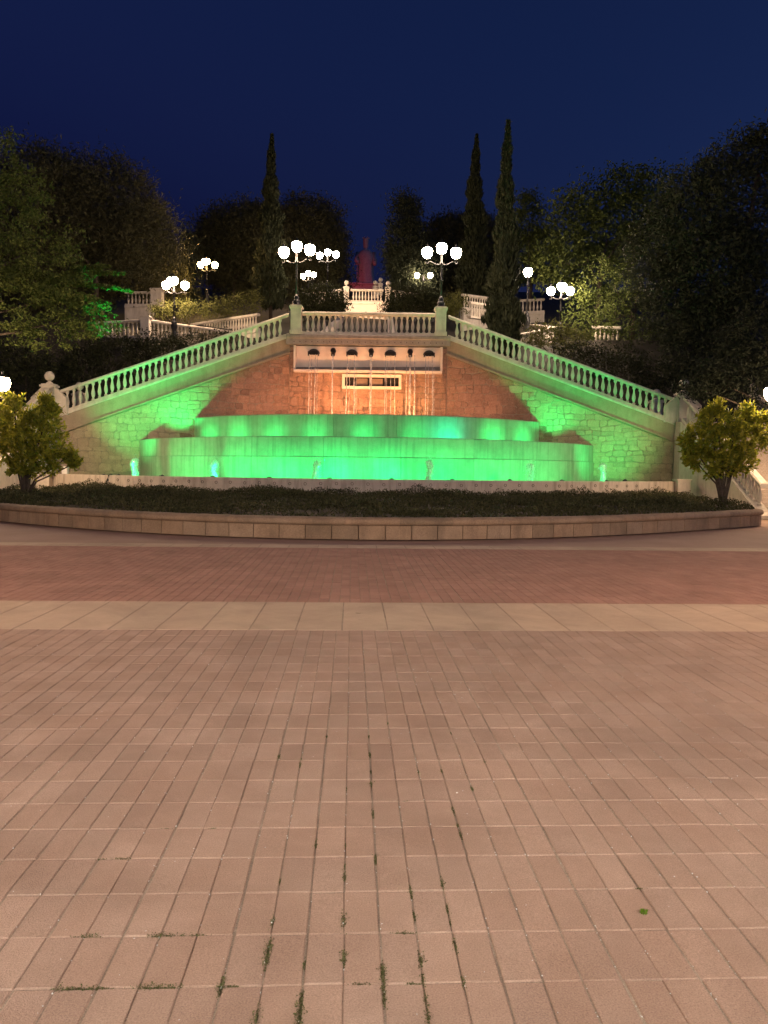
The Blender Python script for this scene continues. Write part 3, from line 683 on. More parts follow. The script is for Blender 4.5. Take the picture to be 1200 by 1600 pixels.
# ------------------------------------------------------------------ falling water and jets
names7 = ['leftmost wide', 'left narrow', 'second wide', 'central narrow', 'third wide', 'right narrow', 'rightmost wide']
for i, x_ in enumerate(SPX):
    t = thing('water_stream', 'thin water stream falling from the '+names7[i]+' spout', 'water stream', (x_, YW-.4, 6.71), 0, 'streams from the spouts')
    offs = [(-.17, .014), (-.05, .008), (.12, .016), (.19, .008)] if i % 2 == 0 else [(-.012, .022), (.03, .012)]
    if i == 5: offs += [(-.16, .012), (.2, .02)]
    if i == 4: offs = [(-.2, .013), (-.12, .008), (.02, .010), (.2, .016)]
    for ox, rr in offs:
        vx = random.uniform(-.05, .05)+ox*.15; vy = random.uniform(.35, .55); T = math.sqrt(2*3.16/9.8); pts = []; rad = []
        for k in range(26):
            tk = T*k/25; pts.append((ox+vx*tk+random.gauss(0, .005)*k/12, -.06-vy*tk, -4.9*tk*tk+.0)); rad.append(.85*rr*random.uniform(.6, 1.4)*(1+.9*k/25))
        MB().tube(pts, rad, 6).build('strand', MT['stream'], t, True)
    # splash where it lands
    n_ = 160; C = rng.normal(size=(n_, 3))*np.array([.14, .12, .16])+np.array([0, -.5, -3.0]); C[:, 2] = np.maximum(C[:, 2], -3.13)
    quad_cloud('splash', leaf_quads(C, .03, .012, axis=np.array([[0, 0, 1.0]])), MT['stream'], t)
JX = [(211, 738), (335, 738), (494, 741), (671, 742), (829, 744), (942, 745)]
JN = ['leftmost bubbling jet beside the stair wall', 'second jet from the left in front of the lower basin', 'third jet from the left near the pool centre', 'fourth jet from the left near the pool centre', 'fifth jet in front of the lower basin', 'rightmost bubbling jet beside the dark stair wall']
JETS = []
for i, (px, py) in enumerate(JX):
    X_ = (px-600)/1200*27.5+CX
    for _ in range(3):
        Y_ = (pool_y(X_)+(LCY-math.sqrt(max(.1, LR**2-X_*X_)) if abs(X_) < 10 else 34))/2 if abs(X_) < 8 else pool_y(X_)+1.6
        X_ = at(px, py, Y_).x
    JETS.append((X_, Y_))
    t = thing('water_jet', 'short foamy '+JN[i], 'water jet', (X_, Y_, 1.0), 0, 'foaming jets in the pool')
    H = (.84, .78, .80, .88, .80, .86)[i]; mb = MB(); seg_ = 14; prof = []
    for k in range(15):
        q = k/14; r_ = (.19-.13*q if q < .55 else .10+.09*math.sin((q-.55)/.45*math.pi*.85))*(1.0 if q < .97 else .3); prof.append((max(r_*.72, .01), H*q*.96))
    mb.lathe(prof, seg_)
    mb.v = [(x*(1+random.gauss(0, .16))+.03*math.sin(z*9+i), y*(1+random.gauss(0, .16)), z+random.gauss(0, .012)) for x, y, z in mb.v]
    mb.build('column', MT['foam'], t, True)
    C = rng.normal(size=(1100, 3))*np.array([.085, .085, .24])+np.array([0, 0, H*.55]); C[:, 2] = np.clip(C[:, 2], .02, H*1.12)
    quad_cloud('droplets', leaf_quads(C, .03, .012, axis=np.array([[0, 0, 1.0]])), MT['foam'], t)
# small grey box and pipe bits on the pool rim
tag(MB().box((at(96, 733, 30.0).x, 30.35, 1.28), (.22, .14, .24)).box((at(96, 733, 30.0).x, 30.35, 1.42), (.26, .18, .04)).build('junction_box', MT['white_plastic']), 'small white box on the pool rim behind the bush with the cable', 'junction box')

# fountain lights
GG = 'spotlights in the fountain'
ORD = ['first', 'second', 'third', 'fourth', 'fifth', 'sixth', 'seventh', 'eighth', 'ninth', 'tenth']
for i, a in enumerate(np.linspace(-.52, .52, 10)):
    p = pool_pt(a, PW_R-.5); q = pool_pt(a*1.02, PW_R-3.5)
    floodlight('green pool spotlight, '+ORD[i]+' from the left behind the pool wall', p+(1.10,), q+(1.5,), 1.75*(70, 85, 95, 105, 115, 115, 105, 95, 85, 70)[i], GREEN, 'lens_green', GG, 140, 1.0)
floodlight('green pool spotlight washing the right stair wall', (10.4, 30.6, 1.12), (10.1, 34.2, 3.4), 330, GREEN, 'lens_green', GG, 100, 1.0)
floodlight('slanted green pool spotlight washing the left stair wall', (-10.2, 30.2, 1.08), (-9.6, 34.3, 4.8), 620, GREEN, 'lens_green', GG, 72, 1.0)
def tp(a, d, z): return ((UR+d)*math.sin(a), UCY-(UR+d)*math.cos(a), z)
for i, (a, pw_, c_) in enumerate(((-.74, 80, GREEN), (-.56, 80, GREEN), (-.38, 74, GREEN), (-.20, 66, GREEN), (0, 70, GREEN), (.20, 66, GREEN), (.34, 120, CYAN), (.56, 100, GREEN), (.74, 90, GREEN))):
    p = tp(a, 1.0, 2.58); q = tp(a, 0, 3.0)
    floodlight('green spotlight, '+ORD[i]+' from the left in the lower basin', p, q, .72*pw_, c_, 'lens_green', GG, 125, 1.0)
for a_s, pw_ in ((-1, 250), (1, 190)):
    floodlight('green spotlight in the '+('left' if a_s < 0 else 'right')+' corner of the lower basin', (a_s*7.9, 33.75, 2.6), (a_s*8.9, 34.7, 7.2), pw_, GREEN, 'lens_green', GG, 108, .8)
floodlight('added green spotlight on the pool edge tilted up at the leafy branch', (-10.6, 30.4, 1.06), at(182, 433, 30.3), 7000, GREEN, 'lens_green', GG, 21, .8)  # extra spotlight, added to turn the branch tips green
for i, (x_, pw_) in enumerate(((-2.2, 105), (-.9, 165), (.5, 165), (1.9, 150))):
    floodlight('orange spotlight, '+ORD[i]+' from the left in the upper basin', (x_, 34.0, 3.72), (x_*1.05, 36, 5.3), pw_, (ORANGE, (1, .46, .20), ORANGE, (1, .5, .18))[i], 'lens_orange', GG, 120, 1.0)
for sgn in (-1, 1):
    floodlight('reddish spotlight near the '+('left' if sgn < 0 else 'right')+' end of the upper basin', (sgn*4.7, 33.4, 3.70), (sgn*5.0, 35.7, 5.0), 50, (1, .45, .26), 'lens_orange', GG, 125, 1.0)
    floodlight('reddish spotlight close to the '+('left' if sgn < 0 else 'right')+' corner of the upper basin', (sgn*3.3, 33.2, 3.70), (sgn*3.4, 36, 5.4), 45, (1, .45, .26), 'lens_orange', GG, 125, 1.0)

# ------------------------------------------------------------------ lamps
base_prof = [(.20, 0), (.20, .05), (.17, .07), (.16, .16), (.19, .20), (.13, .24), (.11, .34), (.13, .38), (.08, .44), (.06, .52)]
pole_prof = [(.055, .50), (.05, 1.2), (.065, 1.22), (.045, 1.26), (.042, 1.90), (.07, 1.93), (.07, 2.02), (.04, 2.06), (.035, 2.38), (.07, 2.44), (.10, 2.48)]
globe_prof = [(.09, -.26), (.16, -.22), (.225, -.10), (.245, .02), (.23, .11), (.18, .17), (.12, .20)]
cap_prof = [(.19, .165), (.17, .20), (.10, .24), (.05, .27), (.03, .31), (.045, .34), (.02, .38), (.004, .42)]
ME = {'base': MB().lathe(base_prof, 12).mesh('base', MT['iron'], True), 'pole': MB().lathe(pole_prof, 10).mesh('pole', MT['iron'], True)}
for gk in ('g_edge', 'g_warm', 'g_neutral', 'g_yellow', 'g_dim', 'g_plaza', 'g_behind'): ME[gk] = MB().lathe(globe_prof, 12).mesh('globe', MT[gk], True)
ME['cap'] = MB().lathe(cap_prof, 12).mesh('cap', MT['iron'], True)
ME['arm'] = MB().tube([(0, 0, 1.98), (.14, 0, 1.93), (.30, 0, 1.96), (.46, 0, 2.05), (.58, 0, 2.06), (.66, 0, 2.12), (.66, 0, 2.28)], [.035, .03, .028, .026, .026, .03, .05], 7).tube([(.58, 0, 2.06), (.66, 0, 1.98), (.74, 0, 2.02), (.72, 0, 2.08)], [.022, .02, .018, .012], 6).mesh('arm', MT['iron'], True)
def lamp(label, loc, k=1.0, arms=(0, 180), yaw=0, top=True, glass='g_warm', group='street lamps', plinth=0.0, stretch=0.0):
    t = thing('street_lamp', label, 'lamp', loc, R(yaw), group)
    def inst(n, key, parent, l=(0, 0, 0), rz=0, sc_=(1, 1, 1)):
        o = bpy.data.objects.new(n, ME[key]); o.location = l; o.rotation_euler = (0, 0, rz); o.scale = sc_; return put(o, parent)
    t.scale = (k, k, k)
    if plinth:
        (MB().box((0, 0, -plinth/2), (.46, .46, plinth)).build('stone_plinth', MT['cast'], t) if plinth < 2.4 else MB().lathe([(.16, -plinth), (.14, -.3), (.2, -.05), (.2, 0)], 10).build('lower_shaft', MT['iron'], t))
    inst('base', 'base', t); zs = 1+stretch/1.9
    inst('pole', 'pole', t, (0, 0, -.5*(zs-1)), 0, (1, 1, zs))
    dz = 2.5*(zs-1)-.5*(zs-1)
    for a in arms:
        inst('arm', 'arm', t, (0, 0, dz), R(a))
        gl = inst('globe', glass, t, (.66*math.cos(R(a)), .66*math.sin(R(a)), 2.50+dz)); inst('cap', 'cap', gl)
    if top:
        gl = inst('globe', glass, t, (0, 0, 2.70+dz)); inst('cap', 'cap', gl)
    return t
lamp('three-globe street lamp on the left central stone pedestal', (-3.32, YW-.2, DECK+1.32), 1.0, (-20, 160), 0)
lamp('three-globe street lamp on the right central stone pedestal', (3.32, YW-.2, DECK+1.32), 1.0, (0, 180), 0, glass='g_neutral')
def lamp_at(label, px, py_globe, Y, k=1.0, arms=(0, 180), yaw=0, top=True, glass='g_warm', base_py=None):
    g_ = at(px, py_globe, Y); zt_ = g_.z-2.7*k if top else g_.z-2.5*k
    return lamp(label, (g_.x, Y, zt_), k, arms, yaw, top, glass, plinth=2.5, stretch=0)
lamp_at('cluster lamp with four bright globes above the yellow shrub', 272, 438, 47, 1.0, (10, 130, 250), 20)
lamp_at('yellowish lamp with four globes standing behind the hedge', 323, 408, 62, 1.0, (0, 120, 240), 30, glass='g_yellow')
lamp_at('small distant single-globe lamp beyond the short balustrade', 210, 427, 72, .8, (), 0, glass='g_dim')
lamp_at('distant lamp just right of the left central lamp', 512, 394, 60, 1.0, (-15, 165), 0, glass='g_neutral')
lamp_at('small far lamp low behind the left central lamp', 482, 427, 78, 1.0, (-30, 150), 0, glass='g_warm')
lamp_at('small far lamp low beside the right central lamp', 662, 430, 78, 1.0, (0, 180), 0, top=False, glass='g_neutral')
lamp_at('single bright lamp beside the tall near cypress', 825, 425, 50, 1.15, (), 0, glass='g_neutral')
lamp_at('cluster lamp with four globes among the right-hand branches', 877, 447, 47, 1.0, (15, 135, 255), 10, glass='g_neutral')
lamp('lamp at the right edge above the bright bush', (13.95, 24.9, 1.6), 1.0, (60, 175, 290), 0, glass='g_edge', plinth=1.65)
lamp('lamp at the left edge above the bright bush', (-12.75, 26.0, 1.75), 1.0, (10, 130, 250), 0, glass='g_edge', plinth=1.8)
# unseen plaza lamps, guessed as the source of the light on the foreground paving
for i, (x_, y_, l_, a_) in enumerate(((-4.2, -5.5, 'unseen guessed plaza lamp behind the viewer, on the left', 0), (5.6, -5.0, 'unseen guessed plaza lamp behind the viewer, on the right', 0), (-8.6, 5.6, 'unseen guessed plaza lamp left of the paved square', 30), (9.6, 5.8, 'unseen guessed plaza lamp right of the paved square', 60))):
    lamp(l_, (x_, y_, .6), 1.25, (0, 120, 240), a_, glass='g_behind' if i < 2 else 'g_plaza', plinth=.5, stretch=.6)

# ------------------------------------------------------------------ hill and upper terraces
HY = [33, 36.3, 40.5, 46, 52, 62, 75, 100, 118, 160, 300, 700]; HZ = [.0, 1.2, 4.0, 9.0, 10.8, 13.4, 16.5, 24, 28.6, 32, 36, 36]
def hill_z(x, y): return float(np.interp(y, HY, HZ))
mb = MB(); xs = [-165, -120, -80, -50, -35, -25, -18, -12, -8, -4, 0, 4, 8, 12, 18, 25, 35, 50, 80, 120, 165]; ys = [36.3, 38, 40.5, 43, 46, 49, 52, 57, 62, 68, 75, 87, 100, 118, 140, 160, 205]
for y_ in ys:
    for x_ in xs: mb.v.append((x_, y_, hill_z(x_, y_)+(.3*math.sin(x_*.9+y_*.5) if y_ > 44 else 0)-(0 if y_ > 37 else 1.3)))
n_ = len(xs)
for j in range(len(ys)-1):
    for i in range(n_-1): mb.f.append((j*n_+i, j*n_+i+1, (j+1)*n_+i+1, (j+1)*n_+i))
mb.build('hill', MT['hill'], smooth=True, kind='structure')
for s in (-1, 1):   # earth banks outside the stair flights
    v = [(s*17.1, 24, -.1), (s*60, 20, -.1), (s*60, 36.4, 2.5), (s*17.1, 36.4, 2.5), (s*17.1, 36.4, -.1), (s*60, 36.4, -.1)]
    MB().add(v, [(0, 1, 2, 3), (0, 3, 4), (1, 5, 2), (3, 2, 5, 4), (0, 4, 5, 1)]).build('bank_terrain', MT['hill'], kind='structure')
def bal_px(label, pts, group, k=1.0, far=True):
    """run through photo points ((px, py of the plinth underside, Y), ...) each a separate straight balustrade bay"""
    out = []
    P_ = [at(*p) for p in pts]
    for i in range(len(P_)-1):
        out.append(balustrade('balustrade', label[i] if isinstance(label, (list, tuple)) else label, P_[i], P_[i+1], group, k, far=far, trim=.1))
    return P_
UG = 'park balustrades up the hill'
def under_wall(label, P0, P1, h, mat='cast', th=.34):
    P0, P1 = Vector(P0), Vector(P1); t = thing('terrace_wall', label, 'wall', P0)
    q = [(0, 0, -.004), tuple(P1-P0-Vector((0, 0, .004)))]
    MB().sweep(q, [(-th/2, -h), (th/2, -h), (th/2, -.16), (-th/2, -.16)]).build('wall_face', MT[mat], t)
    MB().sweep(q, [(-th/2-.04, -.157), (th/2+.07, -.157), (th/2+.07, 0), (-th/2-.04, 0)]).build('coping', MT[mat], t)
    return t
P = bal_px('left mid-hill balustrade receding under the four-globe cluster lamp', [(229, 527, 46), (362, 543, 50)], UG)
under_wall('dim wall under the left mid-hill balustrade', P[0], P[1], 3.0)
P = bal_px('dim leftmost balustrade bay half hidden by green branches', [(150, 531, 46.5), (226, 527, 46)], UG)
under_wall('dim wall under the leftmost balustrade bay', P[0], P[1], 3.0)
pedestal('balustrade_post', 'stone post joining the two left mid-hill balustrades', (at(228, 530, 45.9).x, 45.9, at(228, 530, 45.9).z), 1.25, .5, 0, 'posts up the hill')
P = bal_px('left balustrade rising behind the mid-hill one towards the hedge', [(300, 530, 53), (404, 516, 49)], UG)
under_wall('wall under the left rising balustrade', P[0], P[1], 3.0)
P = bal_px('short lit balustrade at upper left under the small lamp', [(196, 478, 58), (240, 478, 58)], UG)
under_wall('wall under the short upper left balustrade', P[0], P[1], 3.5)
pedestal('balustrade_post', 'thick post ending the short upper left balustrade', (at(246, 480, 58).x, 58, at(246, 480, 58).z), 1.2, .8, 0, 'posts up the hill')
P = bal_px('white lit balustrade right of the right central lamp', [(722, 483, 54), (772, 489, 56)], UG)
under_wall('wall under the white lit balustrade on the right', P[0], P[1], 3)
P = bal_px('lower parallel balustrade below the white lit one', [(733, 497, 50), (778, 503, 52)], UG)
P = bal_px('balustrade behind the single lamp by the tall cypress', [(812, 490, 60), (850, 488, 60)], UG)
under_wall('wall under the balustrade behind the single lamp', P[0], P[1], 3)
P = bal_px(['right balustrade bay running back from the stone corner', 'right balustrade bay coming forward from the stone corner'], [(812, 528, 54), (866, 536, 49), (806, 550, 46)], UG)
P = bal_px('brightly lit balustrade glimpsed between the right-hand branches', [(925, 536, 48), (970, 538, 47)], UG)
under_wall('wall below the balustrade between the right-hand branches', P[0], P[1], 4)
# centre upper landing with lit wall
YU = 64
a_, b_ = at(541, 472, YU), at(606, 472, YU); zU = a_.z; xc = (a_.x+b_.x)/2; hw = (b_.x-a_.x)/2
P = [Vector((xc-hw+.35, YU, zU)), Vector((xc+hw-.35, YU, zU))]
balustrade('balustrade', 'small bright balustrade at the top centre below the red statue', P[0], P[1], UG, far=True, trim=.1)
under_wall('pale lit wall under the top centre balustrade', (xc-hw-.1, YU, zU), (xc+hw+.1, YU, zU), 3.4, 'panel')
for s, l_ in ((-1, 'left'), (1, 'right')):
    pedestal('balustrade_post', l_+' ball-topped post of the top centre balustrade', (xc+s*hw, YU, zU), 1.1, .42, .2, 'posts of the top centre balustrade')
    balustrade('balustrade', l_+' side bay beyond the top centre balustrade', (xc+s*(hw+.4), YU+.05, zU), (xc+s*(hw+3.2), YU+1.2, zU-.1), UG, far=True, trim=.1)
for j, (px, py) in enumerate(((586.5, 450), (594.5, 449))):
    p = at(px, py, 70); pedestal('balustrade_post', ('nearer' if j == 0 else 'taller')+' little ball-topped post peeping above the top centre balustrade', (p.x, 70, p.z-.9+j*.2), .9, .36, .2, 'little posts by the statue')
# second stair between terrace and upper landing
s2 = thing('staircase', 'warmly lit stone steps behind the central balustrade, leading up the hill', 'stairs')
for i in range(30):
    y_ = 43+i*.62; z_ = 8.3+i*.155
    MB().box((xc, y_, z_-.6), (3.6, .64, 1.2)).build('step', MT['panel'], s2)
for s in (-1, 1):
    MB().add([(xc+s*1.9+dx, y_, z_) for dx in (-.2, .2) for y_, z_ in ((42.6, 7), (42.6, 8.9), (62, 13.7), (62, 11))], [(0, 1, 2, 3), (7, 6, 5, 4), (0, 4, 5, 1), (1, 5, 6, 2), (2, 6, 7, 3), (3, 7, 4, 0)]).build('side_wall', MT['panel'], s2)
floodlight('warm spotlight at the foot of the hill steps', (xc, 40.3, 8.05), (xc, 47, 9.3), 900, (1, .62, .28), 'lens_orange', 'spotlights up the hill', 70, .8)
floodlight('warm spotlight washing the wall under the top balustrade', (xc, 60.5, 13.6), (xc, 64, 16.4), 260, (1, .62, .34), 'lens_orange', 'spotlights up the hill', 120, .8)

# ------------------------------------------------------------------ statue
YS = 118; sb = at(571, 449, YS); H = at(571, 373, YS).z-sb.z; zg = hill_z(0, YS)
stt = thing('statue', 'tall robed stone statue lit red on the hilltop', 'statue', (sb.x, YS, sb.z))
MB().box((0, 0, -1.5), (4.6, 4.2, 3.2)).box((0, 0, .02), (5.0, 4.6, .25)).build('pedestal', MT['statue'], stt)
prof = [(0, .31, .22), (.05, .30, .22), (.15, .275, .2), (.3, .255, .19), (.45, .245, .19), (.55, .25, .19), (.64, .255, .18), (.70, .225, .16), (.745, .17, .13), (.775, .085, .085), (.80, .06, .07), (.83, .075, .085), (.87, .088, .095), (.91, .085, .09), (.94, .09, .09), (.955, .095, .095), (.985, .085, .085), (1.0, .08, .08)]
mb = MB(); sg = 28
for q, rx, ry in prof:
    for k in range(sg):
        a = 2*math.pi*k/sg; fo = 1+(.09*math.sin(a*7+q*4)+.05*math.sin(a*13))*max(0, 1-q/.7)
        mb.v.append((rx*.66*H*math.cos(a)*fo, ry*.8*H*math.sin(a)*fo, q*H))
for i in range(len(prof)-1):
    for k in range(sg): mb.f.append((i*sg+k, i*sg+(k+1) % sg, (i+1)*sg+(k+1) % sg, (i+1)*sg+k))
mb.f.append(tuple(range(sg-1, -1, -1))); mb.f.append(tuple(range((len(prof)-1)*sg, len(prof)*sg)))
mb.tube([(-.155*H, 0, .70*H), (-.19*H, -.05*H, .55*H), (-.17*H, -.17*H, .46*H)], [.06*H, .05*H, .04*H], 10)
mb.tube([(.155*H, 0, .70*H), (.195*H, -.04*H, .55*H), (.19*H, -.15*H, .44*H)], [.06*H, .05*H, .04*H], 10)
mb.build('figure', MT['statue'], stt, True)
for k in range(6):
    a = 2*math.pi*k/6; MB().lathe([(.018*H, 0), (.004*H, .035*H)], 4, (.07*H*.8*math.cos(a)*1.1, .07*H*.8*math.sin(a)*1.1, 1.0*H-.01)).build('crown_point', MT['statue'], stt)
MB().box((-.17*H, -.2*H, .25*H), (.012*H, .03*H, .5*H)).box((-.17*H, -.2*H, .42*H), (.10*H, .03*H, .014*H)).build('sword', MT['statue'], stt)
floodlight('red spotlight aimed at the hilltop statue', (sb.x-2.5, YS-9, sb.z-2.2), (sb.x, YS, sb.z+H*.45), 280, (1, .10, .12), 'lens_red', None, 60, .6)

# ------------------------------------------------------------------ vegetation
def foliage(parent, blobs, dens, leaf, mat, clump=.9, axis=None, name='crown', per=34, flat=.7, shell=.45):
    """blobs: (x,y,z,rx,ry,rz) relative to parent; clumps of leaves spread through each"""
    out = []
    for b in blobs:
        vol = b[3]*b[4]*b[5]; nc_ = max(6, int(dens*vol**(2/3)*1.0))
        cc = in_ball(nc_, shell)*np.array(b[3:6])+np.array(b[:3])
        for c in cc:
            k = clump*random.uniform(.5, 1.25); n_ = int(per*random.uniform(.6, 1.4))
            out.append(rng.normal(size=(n_, 3))*np.array([k, k, k*flat])*.5+c)
    C = np.concatenate(out); ax = None
    if axis is not None: ax = np.array([axis], dtype=float)
    return quad_cloud(name, leaf_quads(C, leaf[0], leaf[1], ax, 1.2), MT[mat], parent)
def trunk(parent, pts, r0_, r1_, name='trunk', seg=7):
    n_ = len(pts); return MB().tube(pts, [r0_+(r1_-r0_)*i/(n_-1) for i in range(n_)], seg).build(name, MT['bark'], parent, True)
def tree(label, px, Y, blobs_px, mat, leaf, dens=26, bxo=None, clump=.9, per=34, name='tree', group='park trees', base=None, tr=.22, flat=.7, depth=.8, axis=None, shell=.45):
    """blobs_px: (px,py,rx_px,ry_px,dY) crowns given in photo pixels at distance Y"""
    bx_ = at(px, 600, Y).x if bxo is None else bxo; bz = hill_z(bx_, Y) if base is None else base
    t = thing(name, label, 'tree', (bx_, Y, bz), 0, group); k = Y/F; bl = []
    for (x_, y_, rx, ry, dY) in blobs_px:
        c = at(x_, y_, Y+dY); kk = (Y+dY)/F; bl.append((c.x-bx_, dY, c.z-bz, rx*kk, min(rx, ry*1.3)*kk*depth, ry*kk))
    foliage(t, bl, dens, leaf, mat, clump, axis, per=per, flat=flat, shell=shell)
    top = max(bl, key=lambda b: b[2]); hh = top[2]
    tk = trunk(t, [(0, 0, -.3), (.1, 0, hh*.35), (top[0]*.5, top[1]*.5, hh*.65), (top[0]*.9, top[1]*.9, hh*.95)], tr, tr*.35)
    for b in bl[:6]:
        z0 = hh*random.uniform(.3, .5); trunk(tk, [(.08, 0, z0), (b[0]*.45, b[1]*.45, (z0+b[2])/2-.1), (b[0]*.9, b[1]*.9, b[2])], tr*.45, tr*.12, 'limb', 6)
    return t
def cypress(label, px, py_top, Y, base_py, wpx, group='cypresses'):
    tp_ = at(px, py_top, Y); bt = at(px, base_py, Y); hgt = tp_.z-bt.z; zb_ = min(bt.z, hill_z(0, Y)); hgt = tp_.z-zb_
    t = thing('cypress_tree', label, 'tree', (tp_.x, Y, zb_), 0, group); r_ = wpx/2*Y/F
    n_ = int(15000); q = rng.uniform(.03, 1, n_)**.8; rad = r_*np.clip((1-q)**.9*1.3, 0, 1)*np.clip(q*9, .3, 1)*(.90+.16*np.sin(q*37)+.12*np.sin(q*91+2))
    a = rng.uniform(0, 2*math.pi, n_); rr = rad*rng.uniform(.25, 1.08, n_)**.5*(1+.16*np.sin(a*3+q*17))
    C = np.stack([rr*np.cos(a)+.04*r_*np.sin(q*14), rr*np.sin(a), q*hgt], 1)
    ax = np.stack([np.cos(a)*.35, np.sin(a)*.35, np.full(n_, 1.0)], 1)
    quad_cloud('crown', leaf_quads(C, .42, .12, ax, .5), MT['cypress'], t)
    trunk(t, [(0, 0, -.2), (0, 0, hgt*.5), (0, 0, hgt*.95)], .16, .03)
cypress('tall slender cypress behind the left central lamp', 424, 212, 62, 490, 50)
cypress('tall cypress on the right, left one of the close pair', 744, 212, 66, 500, 52)
cypress('tallest cypress on the right, nearer one of the close pair', 793, 192, 44, 560, 54)
# far dark masses
tree('broad dark stone pine filling the upper left', 150, 58, [(60, 330, 120, 95, 0), (150, 345, 105, 100, 3), (220, 385, 65, 75, 0), (110, 420, 110, 60, 4), (30, 410, 80, 90, 5), (250, 440, 40, 45, 6)], 'pine', (.36, .08), 30, clump=1.2, per=40)
tree('dark flat-topped pine left of the left cypress', 365, 85, [(360, 380, 58, 58, 0), (335, 400, 36, 50, 2), (395, 370, 45, 55, -2), (380, 430, 50, 40, 2)], 'pine', (.42, .10), 30, clump=1.3, per=40)
tree('dark rounded pine behind the left central lamp', 480, 90, [(480, 375, 62, 68, 0), (514, 395, 26, 55, 2), (445, 390, 40, 70, -2), (500, 440, 48, 40, 0)], 'pine', (.42, .10), 30, clump=1.3, per=40)
tree('slim dark conifer between two larger left masses', 292, 75, [(292, 400, 16, 50, 0), (290, 440, 22, 40, 0)], 'conifer', (.4, .1), 30, clump=.9, per=36)
tree('pointed dark conifer right of the statue', 635, 80, [(636, 340, 20, 38, 0), (636, 390, 36, 50, 0), (619, 415, 14, 45, 1), (655, 420, 34, 45, 1), (640, 455, 30, 30, 0)], 'conifer', (.4, .1), 32, clump=1.1, per=40)
tree('broad dark tree behind the right central lamp', 710, 92, [(705, 385, 50, 48, 0), (745, 390, 55, 55, 2), (680, 420, 40, 45, 0), (730, 440, 60, 40, 0)], 'pine', (.45, .11), 30, clump=1.3, per=40)
tree('bushy tree behind the tallest cypress', 825, 78, [(826, 345, 26, 48, 0), (810, 400, 32, 50, 2), (845, 400, 34, 50, 0)], 'broad', (.28, .13), 24, clump=.9, per=34)
tree('airy dark tree rising over the right-hand lamps', 930, 56, [(900, 360, 48, 60, 0), (960, 340, 70, 75, 2), (870, 410, 40, 45, -2), (1010, 330, 60, 70, 3), (930, 420, 60, 50, 3)], 'broad', (.30, .14), 17, clump=1.1, per=30)
tree('leafy tree with a leaning trunk lit yellow by the right lamps', 985, 47.5, [(955, 445, 62, 42, 0), (920, 480, 38, 36, 1.5), (985, 495, 55, 45, -1), (900, 530, 45, 30, 2), (1010, 420, 50, 55, 1), (960, 545, 50, 36, 1), (1030, 540, 50, 45, 0)], 'broad', (.17, .085), 20, clump=.6, per=30, tr=.16)
tree('huge dark tree filling the upper right edge', 1130, 39, [(1090, 330, 70, 80, 0), (1160, 310, 80, 95, 1), (1120, 430, 90, 90, 0), (1180, 470, 70, 110, -1), (1060, 470, 60, 80, 1), (1100, 560, 70, 60, 0), (1030, 390, 55, 70, 2), (1190, 250, 30, 60, 0)], 'conifer', (.26, .085), 32, clump=.8, per=38, tr=.3)
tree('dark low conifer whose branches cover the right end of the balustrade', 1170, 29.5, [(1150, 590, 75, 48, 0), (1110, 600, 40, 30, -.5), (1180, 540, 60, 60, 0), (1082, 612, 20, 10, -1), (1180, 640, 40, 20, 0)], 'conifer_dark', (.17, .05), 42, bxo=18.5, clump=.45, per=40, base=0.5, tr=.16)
tree('leafy tree at the left edge with drooping branches tinted green', -10, 29, [(20, 330, 60, 70, 1), (60, 400, 70, 60, 0), (30, 470, 80, 55, 0), (100, 470, 62, 42, .5), (70, 520, 60, 30, 0), (150, 500, 34, 24, .5), (0, 240, 24, 60, 1), (120, 520, 32, 16, 0)], 'broad', (.15, .07), 24, bxo=-18.8, clump=.5, per=46, base=1.5, tr=.2, flat=.45)
t = thing('tree_branch', 'drooping leafy branch tips lit vivid green above the left stairs', 'branch', at(130, 440, 30.5))
tip = []; 
for x0, y0, x1, y1 in ((100, 428, 196, 424), (100, 440, 206, 452), (120, 425, 172, 412), (90, 462, 172, 470), (100, 470, 165, 490)):
    a, b = at(x0, y0, 30.5)-at(130, 440, 30.5), at(x1, y1, 30.2)-at(130, 440, 30.5)
    q = rng.uniform(0, 1, 600)[:, None]; L_ = np.array(a)*(1-q)+np.array(b)*q; L_[:, 2] -= (q[:, 0]-.4)**2*.25
    tip.append(L_+rng.normal(size=L_.shape)*np.array([.09, .16, .05])*(1.25-q))
    MB().tube([a, (a+b)/2+Vector((0, 0, .03)), b], [.03, .018, .006], 5).build('twig', MT['bark'], t, True)
quad_cloud('leaves', leaf_quads(np.concatenate(tip), .16, .075, np.array([[.6, 0, -.25]]), 1.0), MT['broad'], t)

def shrub(label, px, py, Y, blobs_px, mat='shrub', leaf=(.12, .06), dens=60, clump=.35, per=26, group='park shrubs', name='shrub', cat='shrub', baseZ=None):
    c0 = at(px, py, Y); t = thing(name, label, cat, c0, 0, group); bl = []
    for (x_, y_, rx, ry, dY) in blobs_px:
        c = at(x_, y_, Y+dY)-c0; kk = (Y+dY)/F; bl.append((c.x, dY, c.z, rx*kk, rx*kk*.8, ry*kk))
    foliage(t, bl, dens, leaf, mat, clump, per=per, flat=.8, shell=.3)
    for b in bl[:4]: trunk(t, [(b[0]*.3, b[1]*.3, -.5), (b[0]*.7, b[1]*.8, b[2]*.4), (b[0], b[1], b[2])], .05, .015, 'stem', 5)
    return t
shrub('yellow-green shrub below the four-globe cluster lamp', 280, 500, 48.5, [(252, 486, 24, 14, 0), (285, 486, 26, 16, .5), (312, 484, 22, 18, .8)])
shrub('clipped hedge mound right of the yellow shrub', 370, 496, 51, [(345, 482, 24, 20, 0), (372, 478, 22, 22, 0), (398, 474, 14, 24, 0)], 'shrub')
